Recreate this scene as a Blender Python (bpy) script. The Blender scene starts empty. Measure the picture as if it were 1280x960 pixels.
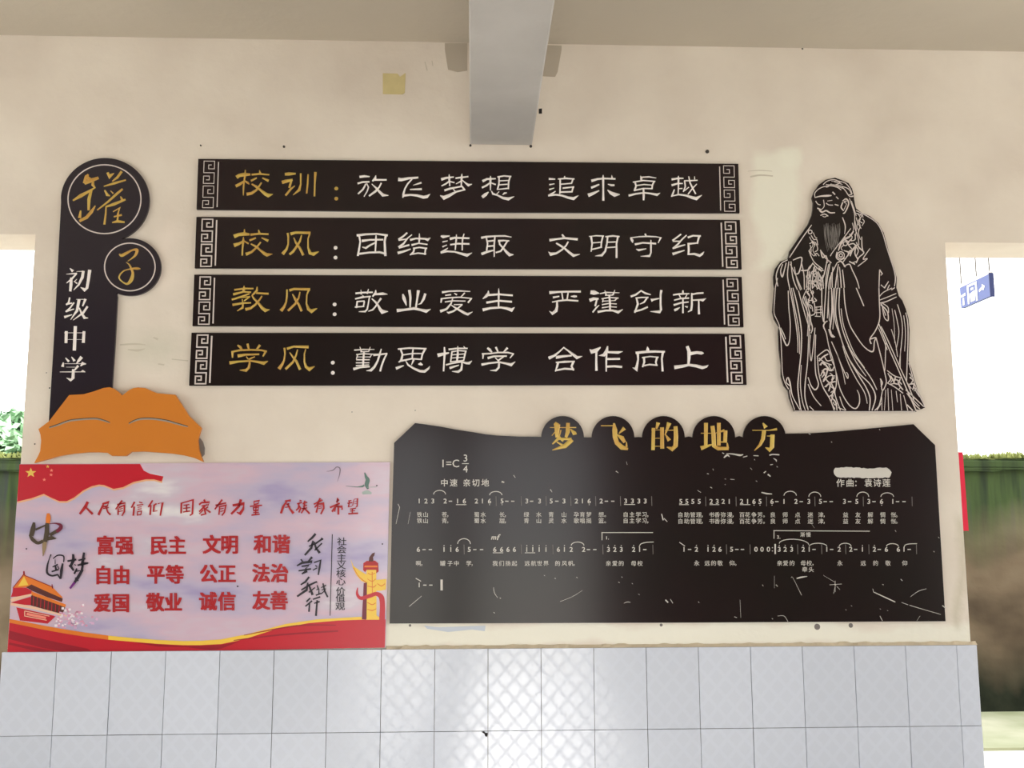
import bpy, math, random
from mathutils import Vector, Matrix
sc = bpy.context.scene
COL = sc.collection

# ------------------------------------------------------------------ camera
F = 1241.78                      # focal length for a 1280 px wide frame
TH, PS, RO = 0.1367875, 0.0393907, -0.00248601
CAM = Vector((0.0, -3.895, 1.392))
fw = Vector((math.sin(PS)*math.cos(TH), math.cos(PS)*math.cos(TH), math.sin(TH)))
r0 = Vector((math.cos(PS), -math.sin(PS), 0)); u0 = r0.cross(fw)
RT = r0*math.cos(RO) + u0*math.sin(RO); UP = -r0*math.sin(RO) + u0*math.cos(RO)
cd = bpy.data.cameras.new('camera'); cam = bpy.data.objects.new('camera', cd); COL.objects.link(cam)
M3 = Matrix((RT, UP, -fw)).transposed()
cam.matrix_world = Matrix.Translation(CAM) @ M3.to_4x4()
cd.sensor_fit = 'HORIZONTAL'; cd.sensor_width = 36; cd.lens = F/1280*36; cd.clip_start = 0.05; cd.clip_end = 200
sc.camera = cam
# ------------------------------------------------------------------ world, light, exposure
w = bpy.data.worlds.new('overcast sky'); sc.world = w; w.use_nodes = True
bg = w.node_tree.nodes['Background']; bg.inputs[0].default_value = (0.97, 0.985, 1.0, 1); bg.inputs[1].default_value = 3.0
sl = bpy.data.lights.new('sun', 'SUN'); sl.energy = 9; sl.angle = math.radians(4); sl.color = (1, .97, .92)
so = bpy.data.objects.new('sun', sl); COL.objects.link(so); so.location = (0, -12, 8)      # low sun added behind the viewer, for glare on the tiles
so.rotation_euler = (math.radians(90-25), 0, math.radians(2))
sc.view_settings.view_transform = 'Standard'; sc.view_settings.look = 'None'
sc.view_settings.gamma = 1; sc.view_settings.use_curve_mapping = False
sc.view_settings.exposure = 0.42
sc.cycles.use_denoising = True
sc.cycles.max_bounces = 10; sc.cycles.diffuse_bounces = 8

# ------------------------------------------------------------------ helpers
def ray(px, py):
    return fw + RT*((px-640)/F) - UP*((py-480)/F)
def P(px, py, d=0.0):            # point of the plane d in front of the wall
    v = ray(px, py); t = (-d - CAM.y)/v.y
    return CAM + v*t
def PX(px, py, X):               # point on the plane x = X
    v = ray(px, py); return CAM + v*((X-CAM.x)/v.x)
def srgb(r, g, b):
    f = lambda c: (c/255/12.92) if c/255 <= .04045 else ((c/255+.055)/1.055)**2.4
    return (f(r), f(g), f(b), 1)
def tag(o, label=None, cat=None, group=None, kind=None):
    if label: o['label'] = label
    if cat: o['category'] = cat
    if group: o['group'] = group
    if kind: o['kind'] = kind
    return o
class MB:
    def __init__(s): s.v = []; s.f = []
    def face(s, pts):
        n = len(s.v); s.v += [tuple(p) for p in pts]; s.f.append(tuple(range(n, n+len(pts))))
    def prism(s, front, back):   # matching loops
        n = len(s.v); k = len(front)
        s.v += [tuple(p) for p in front] + [tuple(p) for p in back]
        s.f.append(tuple(range(n, n+k))); s.f.append(tuple(range(n+2*k-1, n+k-1, -1)))
        for i in range(k):
            j = (i+1) % k; s.f.append((n+i, n+k+i, n+k+j, n+j))
    def box(s, a, b):
        (x0, y0, z0), (x1, y1, z1) = a, b
        s.prism([(x0, y0, z0), (x1, y0, z0), (x1, y0, z1), (x0, y0, z1)], [(x0, y1, z0), (x1, y1, z0), (x1, y1, z1), (x0, y1, z1)])
    def build(s, name, mat, parent=None, smooth=False):
        me = bpy.data.meshes.new(name); me.from_pydata(s.v, [], s.f); me.update()
        if mat: me.materials.append(mat)
        o = bpy.data.objects.new(name, me); COL.objects.link(o)
        if parent: o.parent = parent; o.matrix_parent_inverse = parent.matrix_world.inverted()
        if smooth:
            for p in me.polygons: p.use_smooth = True
        return o
def fixn(o):
    import bmesh
    b = bmesh.new(); b.from_mesh(o.data); bmesh.ops.recalc_face_normals(b, faces=b.faces); b.to_mesh(o.data); b.free(); return o
def bevel(o, w_, seg=2):
    m = o.modifiers.new('bevel', 'BEVEL'); m.width = w_; m.segments = seg; m.limit_method = 'ANGLE'; m.angle_limit = .6
    return o
def empty(name, loc):
    o = bpy.data.objects.new(name, None); COL.objects.link(o); o.location = loc; o.empty_display_size = .1
    o.matrix_world = Matrix.Translation(Vector(loc)); return o
def slab(name, pts, d0, d1, mat, parent=None, mb=None):
    """px outline traced on plane d1 in front of the wall, straight back to d0"""
    m = mb or MB(); fr = [P(x, y, d1) for x, y in pts]; m.prism(fr, [(p.x, -d0, p.z) for p in fr])
    if mb: return m
    return fixn(m.build(name, mat, parent))
def catmull(pts, n=6):
    out = []; k = len(pts)
    for i in range(k-1):
        p0 = pts[max(i-1, 0)]; p1 = pts[i]; p2 = pts[i+1]; p3 = pts[min(i+2, k-1)]
        for j in range(n):
            t = j/n
            out.append(tuple(.5*((2*b)+(-a+c)*t+(2*a-5*b+4*c-e)*t*t+(-a+3*b-3*c+e)*t**3) for a, b, c, e in zip(p0, p1, p2, p3)))
    out.append(pts[-1]); return out
def parse(s, ox, oy, sc_, dw=10):
    """'x,y[,w] ...' in zoomed pixels -> photo pixels; leading ~ = curved"""
    cur = s.startswith('~'); pts = []; w_ = dw
    for tk in s.lstrip('~').split():
        a = [float(v) for v in tk.split(',')]
        if len(a) > 2: w_ = a[2]
        pts.append((ox+a[0]*sc_, oy+a[1]*sc_, w_*sc_))
    if cur and len(pts) > 2: pts = catmull(pts)
    return pts
def stroke(m, pts, d, h=0.0, wk=1.0, ext=0.3):
    """ribbon (h=0) or rounded raised stroke of height h, photo px -> wall"""
    if len(pts) < 2: return
    n = len(pts); L = []
    for i in range(n):
        a = pts[max(i-1, 0)]; b = pts[min(i+1, n-1)]
        dx, dy = b[0]-a[0], b[1]-a[1]; l = math.hypot(dx, dy) or 1; dx /= l; dy /= l
        k = 1.0
        if 0 < i < n-1:
            ex, ey = pts[i][0]-pts[i-1][0], pts[i][1]-pts[i-1][1]; q = math.hypot(ex, ey) or 1
            c = abs((ex*dx+ey*dy)/q); k = 1/max(c, .72)
        L.append((pts[i][0], pts[i][1], dx, dy, pts[i][2]*wk*k))
    x, y, dx, dy, w_ = L[0]; L[0] = (x-dx*w_*ext*.5, y-dy*w_*ext*.5, dx, dy, w_*.9)
    x, y, dx, dy, w_ = L[-1]; L[-1] = (x+dx*w_*ext*.5, y+dy*w_*ext*.5, dx, dy, w_*.9)
    prof = [(-.5, 0), (.5, 0)] if h == 0 else [(-.5, 0), (-.3, .75), (0, 1), (.3, .75), (.5, 0)]
    base = len(m.v); k = len(prof)
    for i, (x, y, dx, dy, w_) in enumerate(L):
        end = .35 if (h and i in (0, n-1)) else 1
        for o, hh in prof:
            p = P(x-dy*o*w_, y+dx*o*w_, d); m.v.append((p.x, p.y-h*hh*end, p.z))
    for i in range(n-1):
        for j in range(k-1):
            a = base+i*k+j; m.f.append((a, a+1, a+k+1, a+k))
    if h:
        m.f.append(tuple(range(base, base+k))); m.f.append(tuple(range(base+(n-1)*k+k-1, base+(n-1)*k-1, -1)))
def ell(cx, cy, rx, ry, a0=0, a1=360, n=48):
    return [(cx+rx*math.cos(math.radians(a0+(a1-a0)*i/n)), cy+ry*math.sin(math.radians(a0+(a1-a0)*i/n))) for i in range(n+1)]

# font glyphs (Blender's built-in typeface), flat outlines
_tc = bpy.data.curves.new('glyph source', 'FONT'); _tc.fill_mode = 'BOTH'; _tc.resolution_u = 3
_to = bpy.data.objects.new('glyph source', _tc); COL.objects.link(_to); _G = {}
def glyph(ch, off=0.0):
    k = (ch, off)
    if k not in _G:
        _tc.body = ch; _tc.offset = off; bpy.context.view_layer.update()
        e = _to.evaluated_get(bpy.context.evaluated_depsgraph_get()); me = e.to_mesh()
        _G[k] = ([(v.co.x, v.co.y) for v in me.vertices], [tuple(p.vertices) for p in me.polygons]); e.to_mesh_clear()
    return _G[k]
def put(m, ch, cx, cy, size, d, off=0.0, ax=1.0, shear=0.0, latin=False):
    if off:                      # heavier weight: the same glyph laid down shifted
        e = off*size*.62
        for k, (a, b_) in enumerate(((-e, -e*.6), (e, -e*.6), (-e, e*.6), (e, e*.6))): put(m, ch, cx+a, cy+b_, size, d+.00002*k, 0.0, ax, shear, latin)
        return
    vs, fs = glyph(ch, off)
    if not vs: return
    if latin: xs = [v[0] for v in vs]; gx = (min(xs)+max(xs))/2; gy = .34
    else: gx, gy = .5, .36
    b = len(m.v)
    for x, y in vs:
        yy = y-gy; p = P(cx+(x-gx+shear*yy)*size*ax, cy-yy*size, d); m.v.append(tuple(p))
    for f in fs: m.f.append(tuple(b+i for i in f))

# ------------------------------------------------------------------ materials
def mat(name, col, rough=.6, spec=.5, bump=0, bscale=60, var=0, vscale=3, metal=0, coat=0, col2=None):
    m = bpy.data.materials.new(name); m.use_nodes = True; nt = m.node_tree; b = nt.nodes['Principled BSDF']
    b.inputs['Base Color'].default_value = col; b.inputs['Roughness'].default_value = rough
    b.inputs['Specular IOR Level'].default_value = spec; b.inputs['Metallic'].default_value = metal
    if coat: b.inputs['Coat Weight'].default_value = coat; b.inputs['Coat Roughness'].default_value = .12
    tc = nt.nodes.new('ShaderNodeTexCoord')
    if var:
        n = nt.nodes.new('ShaderNodeTexNoise'); n.inputs['Scale'].default_value = vscale; n.inputs['Detail'].default_value = 5
        nt.links.new(tc.outputs['Object'], n.inputs['Vector'])
        r = nt.nodes.new('ShaderNodeValToRGB'); r.color_ramp.elements[0].position = .3; r.color_ramp.elements[1].position = .7
        c2 = col2 or tuple(c*(1-var) for c in col[:3])+(1,)
        r.color_ramp.elements[0].color = c2; r.color_ramp.elements[1].color = col
        nt.links.new(n.outputs['Fac'], r.inputs[0]); nt.links.new(r.outputs[0], b.inputs['Base Color'])
    if bump:
        n = nt.nodes.new('ShaderNodeTexNoise'); n.inputs['Scale'].default_value = bscale; n.inputs['Detail'].default_value = 4
        nt.links.new(tc.outputs['Object'], n.inputs['Vector'])
        q = nt.nodes.new('ShaderNodeBump'); q.inputs['Strength'].default_value = bump; q.inputs['Distance'].default_value = .01
        nt.links.new(n.outputs['Fac'], q.inputs['Height']); nt.links.new(q.outputs[0], b.inputs['Normal'])
    return m
M = dict(
    wall=mat('cream limewash', srgb(231, 221, 208), .9, .2, .25, 18, .08, 2.6, col2=srgb(216, 204, 191)),
    ceil=mat('grey beige ceiling paint', srgb(196, 186, 170), .9, .2, .3, 14, .1, 1.4),
    beam=mat('grey beam plaster', srgb(196, 191, 186), .9, .2, .3, 12, .2, 2.6),
    rear=mat('added rear wall dark paint', srgb(96, 88, 78), .9, .2, .1, 10),
    floor=mat('polished grey terrazzo floor', srgb(190, 188, 182), .22, .5, .2, 8, .15, 1.2),
    panel=mat('black brown acrylic sheet', srgb(38, 25, 27), .17, .3, 0, 1, .25, 1.3, col2=srgb(31, 26, 24)),
    edge=mat('board foam edge', srgb(120, 112, 108), .6),
    white=mat('white acrylic lettering', srgb(242, 234, 230), .35, .5),
    print=mat('white vinyl print', srgb(205, 200, 192), .5, .3),
    line=mat('pale line print', srgb(214, 202, 197), .5, .3),
    faint=mat('faint worn print', srgb(120, 114, 110), .6, .3),
    gold=mat('gold mirror acrylic lettering', srgb(208, 180, 84), .35, .6, .3, 120, .35, 14, metal=.15, col2=srgb(196, 148, 66)),
    orange=mat('orange acrylic', srgb(206, 122, 34), .4, .4, 0, 1, .06, 2),
    slit=mat('slit grey', srgb(150, 140, 128), .7),
    dark=mat('dark gap', srgb(60, 45, 35), .8),
    red=mat('poster red', srgb(190, 26, 44), .3, .5), red2=mat('poster deep red', srgb(150, 18, 38), .3, .5),
    redtext=mat('poster red lettering', srgb(172, 28, 34), .35, .5),
    ptop=mat('poster orange', srgb(222, 120, 40), .3, .5), yellow=mat('poster yellow', srgb(238, 196, 74), .3, .5),
    peach=mat('poster peach edge', srgb(226, 172, 130), .3, .5), star=mat('poster star', srgb(226, 192, 90), .3, .5),
    pinkst=mat('poster small stars', srgb(236, 140, 120), .3, .5),
    ink=mat('poster black ink', srgb(36, 28, 40), .35, .5), olive=mat('poster olive ink', srgb(70, 56, 40), .35, .5),
    khaki=mat('poster khaki ink', srgb(150, 126, 92), .35, .5), maroon=mat('poster maroon ink', srgb(110, 20, 50), .35, .5),
    purple=mat('poster purple ink', srgb(110, 30, 120), .35, .5), cream=mat('poster cream', srgb(232, 190, 160), .35, .5),
    brown=mat('poster dark brown', srgb(84, 34, 30), .35, .5), bird=mat('poster green grey', srgb(92, 120, 112), .35, .5),
    birdl=mat('poster pale green', srgb(164, 176, 172), .35, .5), greyink=mat('poster grey ink', srgb(122, 110, 122), .35, .5),
    pinkfog=mat('poster pink blossom', srgb(214, 172, 204), .35, .5), blossom=mat('poster rose blossom', srgb(216, 150, 176), .35, .5), cloudw=mat('poster white cloud', srgb(232, 220, 226), .35, .5),
    mortar=mat('tan mortar bead', srgb(216, 202, 178), .95, .1, .6, 60, .2, 12),
    grout=mat('grey tile grout', srgb(120, 116, 116), .95, .1),
    soil=mat('darker mossy concrete', srgb(188, 188, 164), .8, .3, .3, 10, .4, 1.6, col2=srgb(140, 146, 112)), ground=mat('sunlit toned concrete', srgb(224, 221, 210), .8, .3, .2, 10, .12, 1),
    paper=mat('yellowed tape', srgb(212, 196, 144), .6, .3, .1, 20, .12, 20), nail=mat('rusty nail', srgb(48, 42, 38), .6),
    smudge=mat('grey smudge', srgb(200, 191, 174), .9, .1), smudgeb=mat('bluish smudge', srgb(200, 206, 216), .9, .1),
    patch=mat('whiter repair plaster', srgb(230, 226, 210), .9, .2, .2, 20, .05, 4), hole=mat('hole', srgb(24, 20, 20), .9),
    redb=mat('crimson sheet', srgb(214, 34, 66), .6, .3), blue=mat('blue sign face', srgb(52, 72, 140), .4),
    navy=mat('dark blue sign edge', srgb(40, 54, 110), .4), signw=mat('white sign print', srgb(240, 240, 240), .5),
    rod=mat('grey steel rod', srgb(120, 116, 112), .5), grass=mat('yellow green weeds', srgb(140, 148, 84), .7, .3, 0, 1, .4, 6),
    leaf=mat('green leaves', srgb(150, 186, 150), .6, .3, 0, 1, .4, 5), bark=mat('bark', srgb(96, 80, 64), .9, .1, .3, 30),
)
def name_panel():
    m = mat('indigo black acrylic sheet', srgb(38, 31, 40), .2, .5); return m
M['npanel'] = name_panel()
M['patchp'] = mat('darker ceiling paint', srgb(184, 173, 157), .9, .2)
# poster: painted sky gradient of its own (printed colours)
def poster_mat():
    m = mat('poster print', srgb(196, 184, 198), .25, .5, coat=.3); nt = m.node_tree; b = nt.nodes['Principled BSDF']
    tc = nt.nodes.new('ShaderNodeTexCoord'); mp = nt.nodes.new('ShaderNodeMapping'); mp.inputs['Scale'].default_value = (1.3, 1, 4.2)
    n = nt.nodes.new('ShaderNodeTexNoise'); n.inputs['Scale'].default_value = 1.6; n.inputs['Detail'].default_value = 4
    nt.links.new(tc.outputs['Object'], mp.inputs[0]); nt.links.new(mp.outputs[0], n.inputs['Vector'])
    r = nt.nodes.new('ShaderNodeValToRGB'); e = r.color_ramp.elements
    e[0].position = .3; e[0].color = srgb(160, 150, 192); e[1].position = .7; e[1].color = srgb(226, 222, 224)
    x = e.new(.43); x.color = srgb(188, 176, 200); x = e.new(.55); x.color = srgb(208, 180, 196); x = e.new(.62); x.color = srgb(204, 190, 204)
    nt.links.new(n.outputs['Fac'], r.inputs[0]); nt.links.new(r.outputs[0], b.inputs['Base Color']); return m
M['poster'] = poster_mat()
TILEW, TILEH = .2015, .3022
def tile_mat():
    """glazed tile, printed satin lattice: 3 x 4 glossy diamonds per tile"""
    m = mat('white glazed tile', srgb(210, 215, 227), .12, .5); nt = m.node_tree; b = nt.nodes['Principled BSDF']
    tc = nt.nodes.new('ShaderNodeTexCoord'); sx = nt.nodes.new('ShaderNodeSeparateXYZ'); nt.links.new(tc.outputs['Object'], sx.inputs[0])
    def math_(op, a, bb=None):
        k = nt.nodes.new('ShaderNodeMath'); k.operation = op
        for i, v in enumerate((a, bb)):
            if v is None: continue
            if isinstance(v, (int, float)): k.inputs[i].default_value = v
            else: nt.links.new(v, k.inputs[i])
        return k.outputs[0]
    u = math_('MULTIPLY', sx.outputs['X'], 3/TILEW); v = math_('MULTIPLY', sx.outputs['Z'], 4/TILEH)
    a = math_('PINGPONG', math_('ADD', u, v), .5); c = math_('PINGPONG', math_('SUBTRACT', u, v), .5)
    mn = math_('MINIMUM', a, c)
    r = nt.nodes.new('ShaderNodeMapRange'); r.inputs[1].default_value = .10; r.inputs[2].default_value = .17
    r.inputs[3].default_value = .3; r.inputs[4].default_value = .68; nt.links.new(mn, r.inputs[0]); nt.links.new(r.outputs[0], b.inputs['Specular IOR Level'])
    oi = nt.nodes.new('ShaderNodeObjectInfo'); h = nt.nodes.new('ShaderNodeHueSaturation'); h.inputs['Color'].default_value = srgb(210, 215, 227)
    rr = nt.nodes.new('ShaderNodeMapRange'); rr.inputs[3].default_value = .95; rr.inputs[4].default_value = 1.03
    nt.links.new(oi.outputs['Random'], rr.inputs[0]); nt.links.new(rr.outputs[0], h.inputs['Value']); nt.links.new(h.outputs[0], b.inputs['Base Color'])
    return m
M['tile'] = tile_mat()
def moss_mat():
    """old concrete: brown bare band, green moss streaks towards the top, near-black foot"""
    m = mat('mossy concrete', srgb(56, 52, 43), .95, .1, .5, 9); nt = m.node_tree; b = nt.nodes['Principled BSDF']
    tc = nt.nodes.new('ShaderNodeTexCoord'); s = nt.nodes.new('ShaderNodeSeparateXYZ'); nt.links.new(tc.outputs['Object'], s.inputs[0])
    def noise(sc3, sc_, det=3):
        mp = nt.nodes.new('ShaderNodeMapping'); mp.inputs['Scale'].default_value = sc3; n = nt.nodes.new('ShaderNodeTexNoise')
        n.inputs['Scale'].default_value = sc_; n.inputs['Detail'].default_value = det
        nt.links.new(tc.outputs['Object'], mp.inputs[0]); nt.links.new(mp.outputs[0], n.inputs['Vector']); return n.outputs['Fac']
    def ramp(f, *st):
        r = nt.nodes.new('ShaderNodeValToRGB'); e = r.color_ramp.elements; e[0].position, e[0].color = st[0]; e[1].position, e[1].color = st[-1]
        for p, c in st[1:-1]: x = e.new(p); x.color = c
        nt.links.new(f, r.inputs[0]); return r.outputs[0]
    def mrange(src, a, c): q = nt.nodes.new('ShaderNodeMapRange'); q.inputs[1].default_value = a; q.inputs[2].default_value = c; nt.links.new(src, q.inputs[0]); return q.outputs[0]
    def mix(f, a, c): q = nt.nodes.new('ShaderNodeMix'); q.data_type = 'RGBA'; nt.links.new(f, q.inputs['Factor']); nt.links.new(a, q.inputs['A']); nt.links.new(c, q.inputs['B']); return q.outputs['Result']
    def ma(op, a, c): q = nt.nodes.new('ShaderNodeMath'); q.operation = op; [nt.links.new(v, q.inputs[i]) if not isinstance(v, (int, float)) else setattr(q.inputs[i], 'default_value', v) for i, v in enumerate((a, c))]; return q.outputs[0]
    wob = ma('ADD', s.outputs['Z'], ma('MULTIPLY', ma('SUBTRACT', noise((1.6, 1, .4), 1.3), .5), .8))
    brown = ramp(noise((.9, 1, 1.6), 1.6), (.3, srgb(67, 57, 46)), (.5, srgb(99, 86, 70)), (.72, srgb(120, 107, 89)))
    green = ramp(noise((4, 1, .4), 2.4), (.32, srgb(42, 50, 38)), (.5, srgb(60, 74, 44)), (.7, srgb(56, 60, 58)))
    foot = ramp(noise((2, 1, 2), 4), (.3, srgb(29, 33, 25)), (.7, srgb(43, 46, 36)))
    c = mix(mrange(wob, 1.05, 1.55), brown, green); c = mix(mrange(wob, .5, .12), c, foot)
    nt.links.new(c, b.inputs['Base Color']); return m
M['moss'] = moss_mat()
def wall_mat():
    """limewash with whiter repaired areas (soft-edged, with a shape of their own) and faint stains"""
    m = M['wall']; nt = m.node_tree; b = nt.nodes['Principled BSDF']; base = b.inputs['Base Color'].links[0].from_socket
    tc = nt.nodes.new('ShaderNodeTexCoord'); n = nt.nodes.new('ShaderNodeTexNoise'); n.inputs['Scale'].default_value = 3.5; n.inputs['Detail'].default_value = 4
    nt.links.new(tc.outputs['Object'], n.inputs['Vector'])
    mx = nt.nodes.new('ShaderNodeVectorMath'); mx.operation = 'MULTIPLY_ADD'; mx.inputs[1].default_value = (.16, 0, .16); nt.links.new(n.outputs['Color'], mx.inputs[0]); nt.links.new(tc.outputs['Object'], mx.inputs[2])
    def blotch(px0, py0, px1, py1, col, k, soft=.06):
        nonlocal base
        a, c = P(px0, py0), P(px1, py1); sx = nt.nodes.new('ShaderNodeSeparateXYZ'); nt.links.new(mx.outputs[0], sx.inputs[0]); f = []
        for o_, lo, hi in (('X', a.x+.08, c.x+.08), ('Z', c.z+.08, a.z+.08)):
            s1 = nt.nodes.new('ShaderNodeMath'); s1.operation = 'SUBTRACT'; nt.links.new(sx.outputs[o_], s1.inputs[0]); s1.inputs[1].default_value = (lo+hi)/2
            s2 = nt.nodes.new('ShaderNodeMath'); s2.operation = 'ABSOLUTE'; nt.links.new(s1.outputs[0], s2.inputs[0])
            s3 = nt.nodes.new('ShaderNodeMapRange'); s3.inputs[1].default_value = abs(hi-lo)/2; s3.inputs[2].default_value = max(abs(hi-lo)/2-soft, 0); nt.links.new(s2.outputs[0], s3.inputs[0]); f.append(s3)
        q = nt.nodes.new('ShaderNodeMath'); q.operation = 'MULTIPLY'; nt.links.new(f[0].outputs[0], q.inputs[0]); nt.links.new(f[1].outputs[0], q.inputs[1])
        q2 = nt.nodes.new('ShaderNodeMath'); q2.operation = 'MULTIPLY'; nt.links.new(q.outputs[0], q2.inputs[0]); q2.inputs[1].default_value = k
        z = nt.nodes.new('ShaderNodeMix'); z.data_type = 'RGBA'; nt.links.new(q2.outputs[0], z.inputs['Factor']); nt.links.new(base, z.inputs['A']); z.inputs['B'].default_value = col; base = z.outputs['Result']
    blotch(935, 180, 1005, 345, srgb(236, 234, 218), .75, .04)
    blotch(970, 178, 1004, 215, srgb(236, 234, 218), .6, .03)
    blotch(185, 270, 235, 380, srgb(240, 226, 214), .5, .08)
    blotch(150, 410, 240, 470, srgb(196, 194, 176), .5, .1)
    blotch(0, 780, 1280, 812, srgb(238, 236, 222), .8, .03)
    blotch(1185, 640, 1215, 790, srgb(196, 188, 166), .6, .05)
    nt.links.new(base, b.inputs['Base Color'])

wall_mat()
# ------------------------------------------------------------------ setting
XL, XR, ZL, ZC, ZT = -1.737, 1.937, 2.522, 3.358, .911   # pier edges, lintel soffit, ceiling, tile top
def comb(name, y0, y1, x0, x1, holes, z1, m, zl):
    """wall with floor-to-lintel openings as one outline"""
    o = [(x0, 0)]
    for a, b in holes: o += [(a, 0), (a, zl), (b, zl), (b, 0)]
    o += [(x1, 0), (x1, z1), (x0, z1)]
    b_ = MB(); b_.prism([(x, y0, z) for x, z in o], [(x, y1, z) for x, z in o])
    return tag(fixn(b_.build(name, m)), kind='structure')
wall = comb('wall_front', 0, .24, -7, 7, [(-4.6, XL), (XR, 4.8)], ZC, M['wall'], ZL)
rear = comb('wall_rear_added', -5.2, -5.44, -7, 7, [(-6.9, -4.9), (-1.05, -.28), (.0, 1.12), (4.7, 6.8)], ZC, M['rear'], 2.3)  # unseen wall added behind the viewer, doorways shaped for tile glare and board haze
b_ = MB(); b_.box((-7, -6.2, ZC), (7, .3, ZC+.14)); tag(b_.build('ceiling', M['ceil']), kind='structure')
b_ = MB(); b_.box((2.2, .24, ZC), (3.2, 1.8, ZC+.1)); tag(b_.build('eave_slab', M['ceil']), kind='structure')
b_ = MB(); b_.box((-7, -5.6, -.12), (7, .42, 0)); tag(b_.build('floor', M['floor']), kind='structure')
# deep beam running from the wall towards the viewer
bl, br = P(587.5, 181), P(665, 181)
b_ = MB(); b_.box((bl.x, -5.2, bl.z), (br.x, 0, ZC)); o = tag(b_.build('ceiling_beam', M['beam']), kind='structure'); bevel(o, .006)
# grey ceiling paint carried down on to the wall beside the beam
for pts in ([(556, 54), (556, 62), (560, 87), (572, 90), (584, 88), (584, 54)], [(675, 56), (676, 95), (694, 96), (697, 90), (702, 62), (702, 57)]):
    slab('paint_patch', pts, 0, .0015, M['patchp'], wall)
# wall patches, smudges
m_ = MB()
for s in ('~938,221,2 950,219,2 966,220,1.5', '~935,214,.7 950,213,1 965,214,.7', '~150,431,1.5 168,430,2.5 182,431,1', '~160,437,1.5 172,438,3 181,436,1', '~192,422,2 197,424,3', '~215,449,1.5 235,451,1.5',
          '~198,455,2 205,456,2', '531,77,1 534,88,1.5', '540,76,1 541,82,1'):
    stroke(m_, parse(s, 0, 0, 1), .0006)
m_.build('smudge', M['smudge'], wall)
m_ = MB(); slab('', [(530, 782), (548, 784), (580, 783), (607, 782), (606, 789), (590, 787), (560, 790), (534, 786)], 0, .0006, None, None, m_)
m_.build('smudge', M['smudgeb'], wall)
# tiles: one object each, shared mesh
T0 = -.39869*3.895; ZR = ZT-TILEH
b_ = MB(); b_.box((XL-.015, -.008, 0), (XR+.008, -.0005, ZT-.0005)); dado = tag(b_.build('trim_2', M['grout']), kind='structure')
tm = MB(); g = .0011; t1, t0 = .016, .004
fr = [(g, -t1, -TILEH+g), (TILEW-g, -t1, -TILEH+g), (TILEW-g, -t1, -g), (g, -t1, -g)]
tm.prism(fr, [(x, -t0, z) for x, y, z in fr])
def tile_at(i, j, me=None):
    o = bpy.data.objects.new('tile', me); COL.objects.link(o); o.parent = dado
    o.location = (T0+i*TILEW, random.uniform(-.0006, .0006), ZT-j*TILEH)
    o.rotation_euler = (random.uniform(-.0025, .0025), 0, random.uniform(-.0025, .0025))
    return o
random.seed(4)
first = fixn(tm.build('tile', M['tile'], wall)); tile_me = first.data
bpy.data.objects.remove(first)
for j in range(3):
    for i in range(-1, 17): tile_at(i, j, tile_me)
nm = MB(); cw = XR+.016-(T0+17*TILEW)
fr = [(g, -t1, -TILEH+g), (cw, -t1, -TILEH+g), (cw, -t1, -g), (g, -t1, -g)]
nm.prism(fr, [(x, .0, z) for x, y, z in fr])
first = fixn(nm.build('tile', M['tile'], wall)); cut_me = first.data; bpy.data.objects.remove(first)
for j in range(3): tile_at(17, j, cut_me)
# side cladding of the pier end
sd = MB(); fr = [(.001, -.014, -TILEH+g), (.001, .24, -TILEH+g), (.001, .24, -g), (.001, -.014, -g)]; sd.prism(fr, [(x+.015, y, z) for x, y, z in fr])
first = fixn(sd.build('tile', M['tile'], wall)); sme = first.data; bpy.data.objects.remove(first)
for j in range(3):
    o = tile_at(0, j, sme); o.location = (XR, 0, ZT-j*TILEH); o.rotation_euler = (0, 0, 0)
# ragged mortar bead on the tile top
random.seed(9); b_ = MB(); XM = P(483, 806).x; xs = [XM+(XR+.018-XM)*i/90 for i in range(91)]
lo = [(x, -.017, ZT) for x in xs]; hi = [(x, -.003, ZT+.010+random.uniform(-.003, .005)) for x in xs]; bk = [(x, 0, ZT+.010) for x in xs]
n = len(xs); b_.v = lo+hi+bk
for i in range(n-1): b_.f += [(i, i+1, n+i+1, n+i), (n+i, n+i+1, 2*n+i+1, 2*n+i)]
tag(b_.build('trim_1', M['mortar']), kind='structure')
# chipped corner on one tile joint
slab('tile_chip', [(602, 915), (605, 914), (607, 916), (609.5, 916), (609, 921), (606.5, 920.5), (605.5, 917.5)], .0165, .0172, M['hole'], dado)

# outdoors
def G(px, py):
    v = ray(px, py); return CAM + v*(-CAM.z/v.z)
YW = 3.55
b_ = MB(); b_.box((-30, .42, -.2), (30, YW+.2, -.03)); tag(b_.build('ground', M['ground']), kind='structure')  # pale colour has the sunlight on this ground painted in
b_ = MB(); b_.box((-30, YW-1.15, -.035), (30, YW, -.012)); tag(b_.build('ground_strip', M['soil']), kind='structure')  # mossy green; darker tone also paints in the shade beside the retaining wall
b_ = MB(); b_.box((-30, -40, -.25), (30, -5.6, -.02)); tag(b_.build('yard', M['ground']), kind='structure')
random.seed(2); b_ = MB(); xs = [-9+18*i/120 for i in range(121)]; tops = [1.9+random.uniform(-.025, .025)+.02*math.sin(x*3) for x in xs]
o_ = [(xs[0], 0)] + [(xs[-1], 0)] + [(x, t) for x, t in reversed(list(zip(xs, tops)))]
b_.prism([(x, YW, z-.05) for x, z in o_], [(x, YW+.3, z-.05) for x, z in o_]); rw = tag(fixn(b_.build('retaining_wall', M['moss'])), kind='structure')
b_ = MB()      # coping lip
cx_ = [-9+18*i/200 for i in range(201)]; co = [(x, 1.76+random.uniform(-.008, .008)) for x in cx_]+[(x, 1.845+random.uniform(-.012, .012)) for x in reversed(cx_)]
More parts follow.
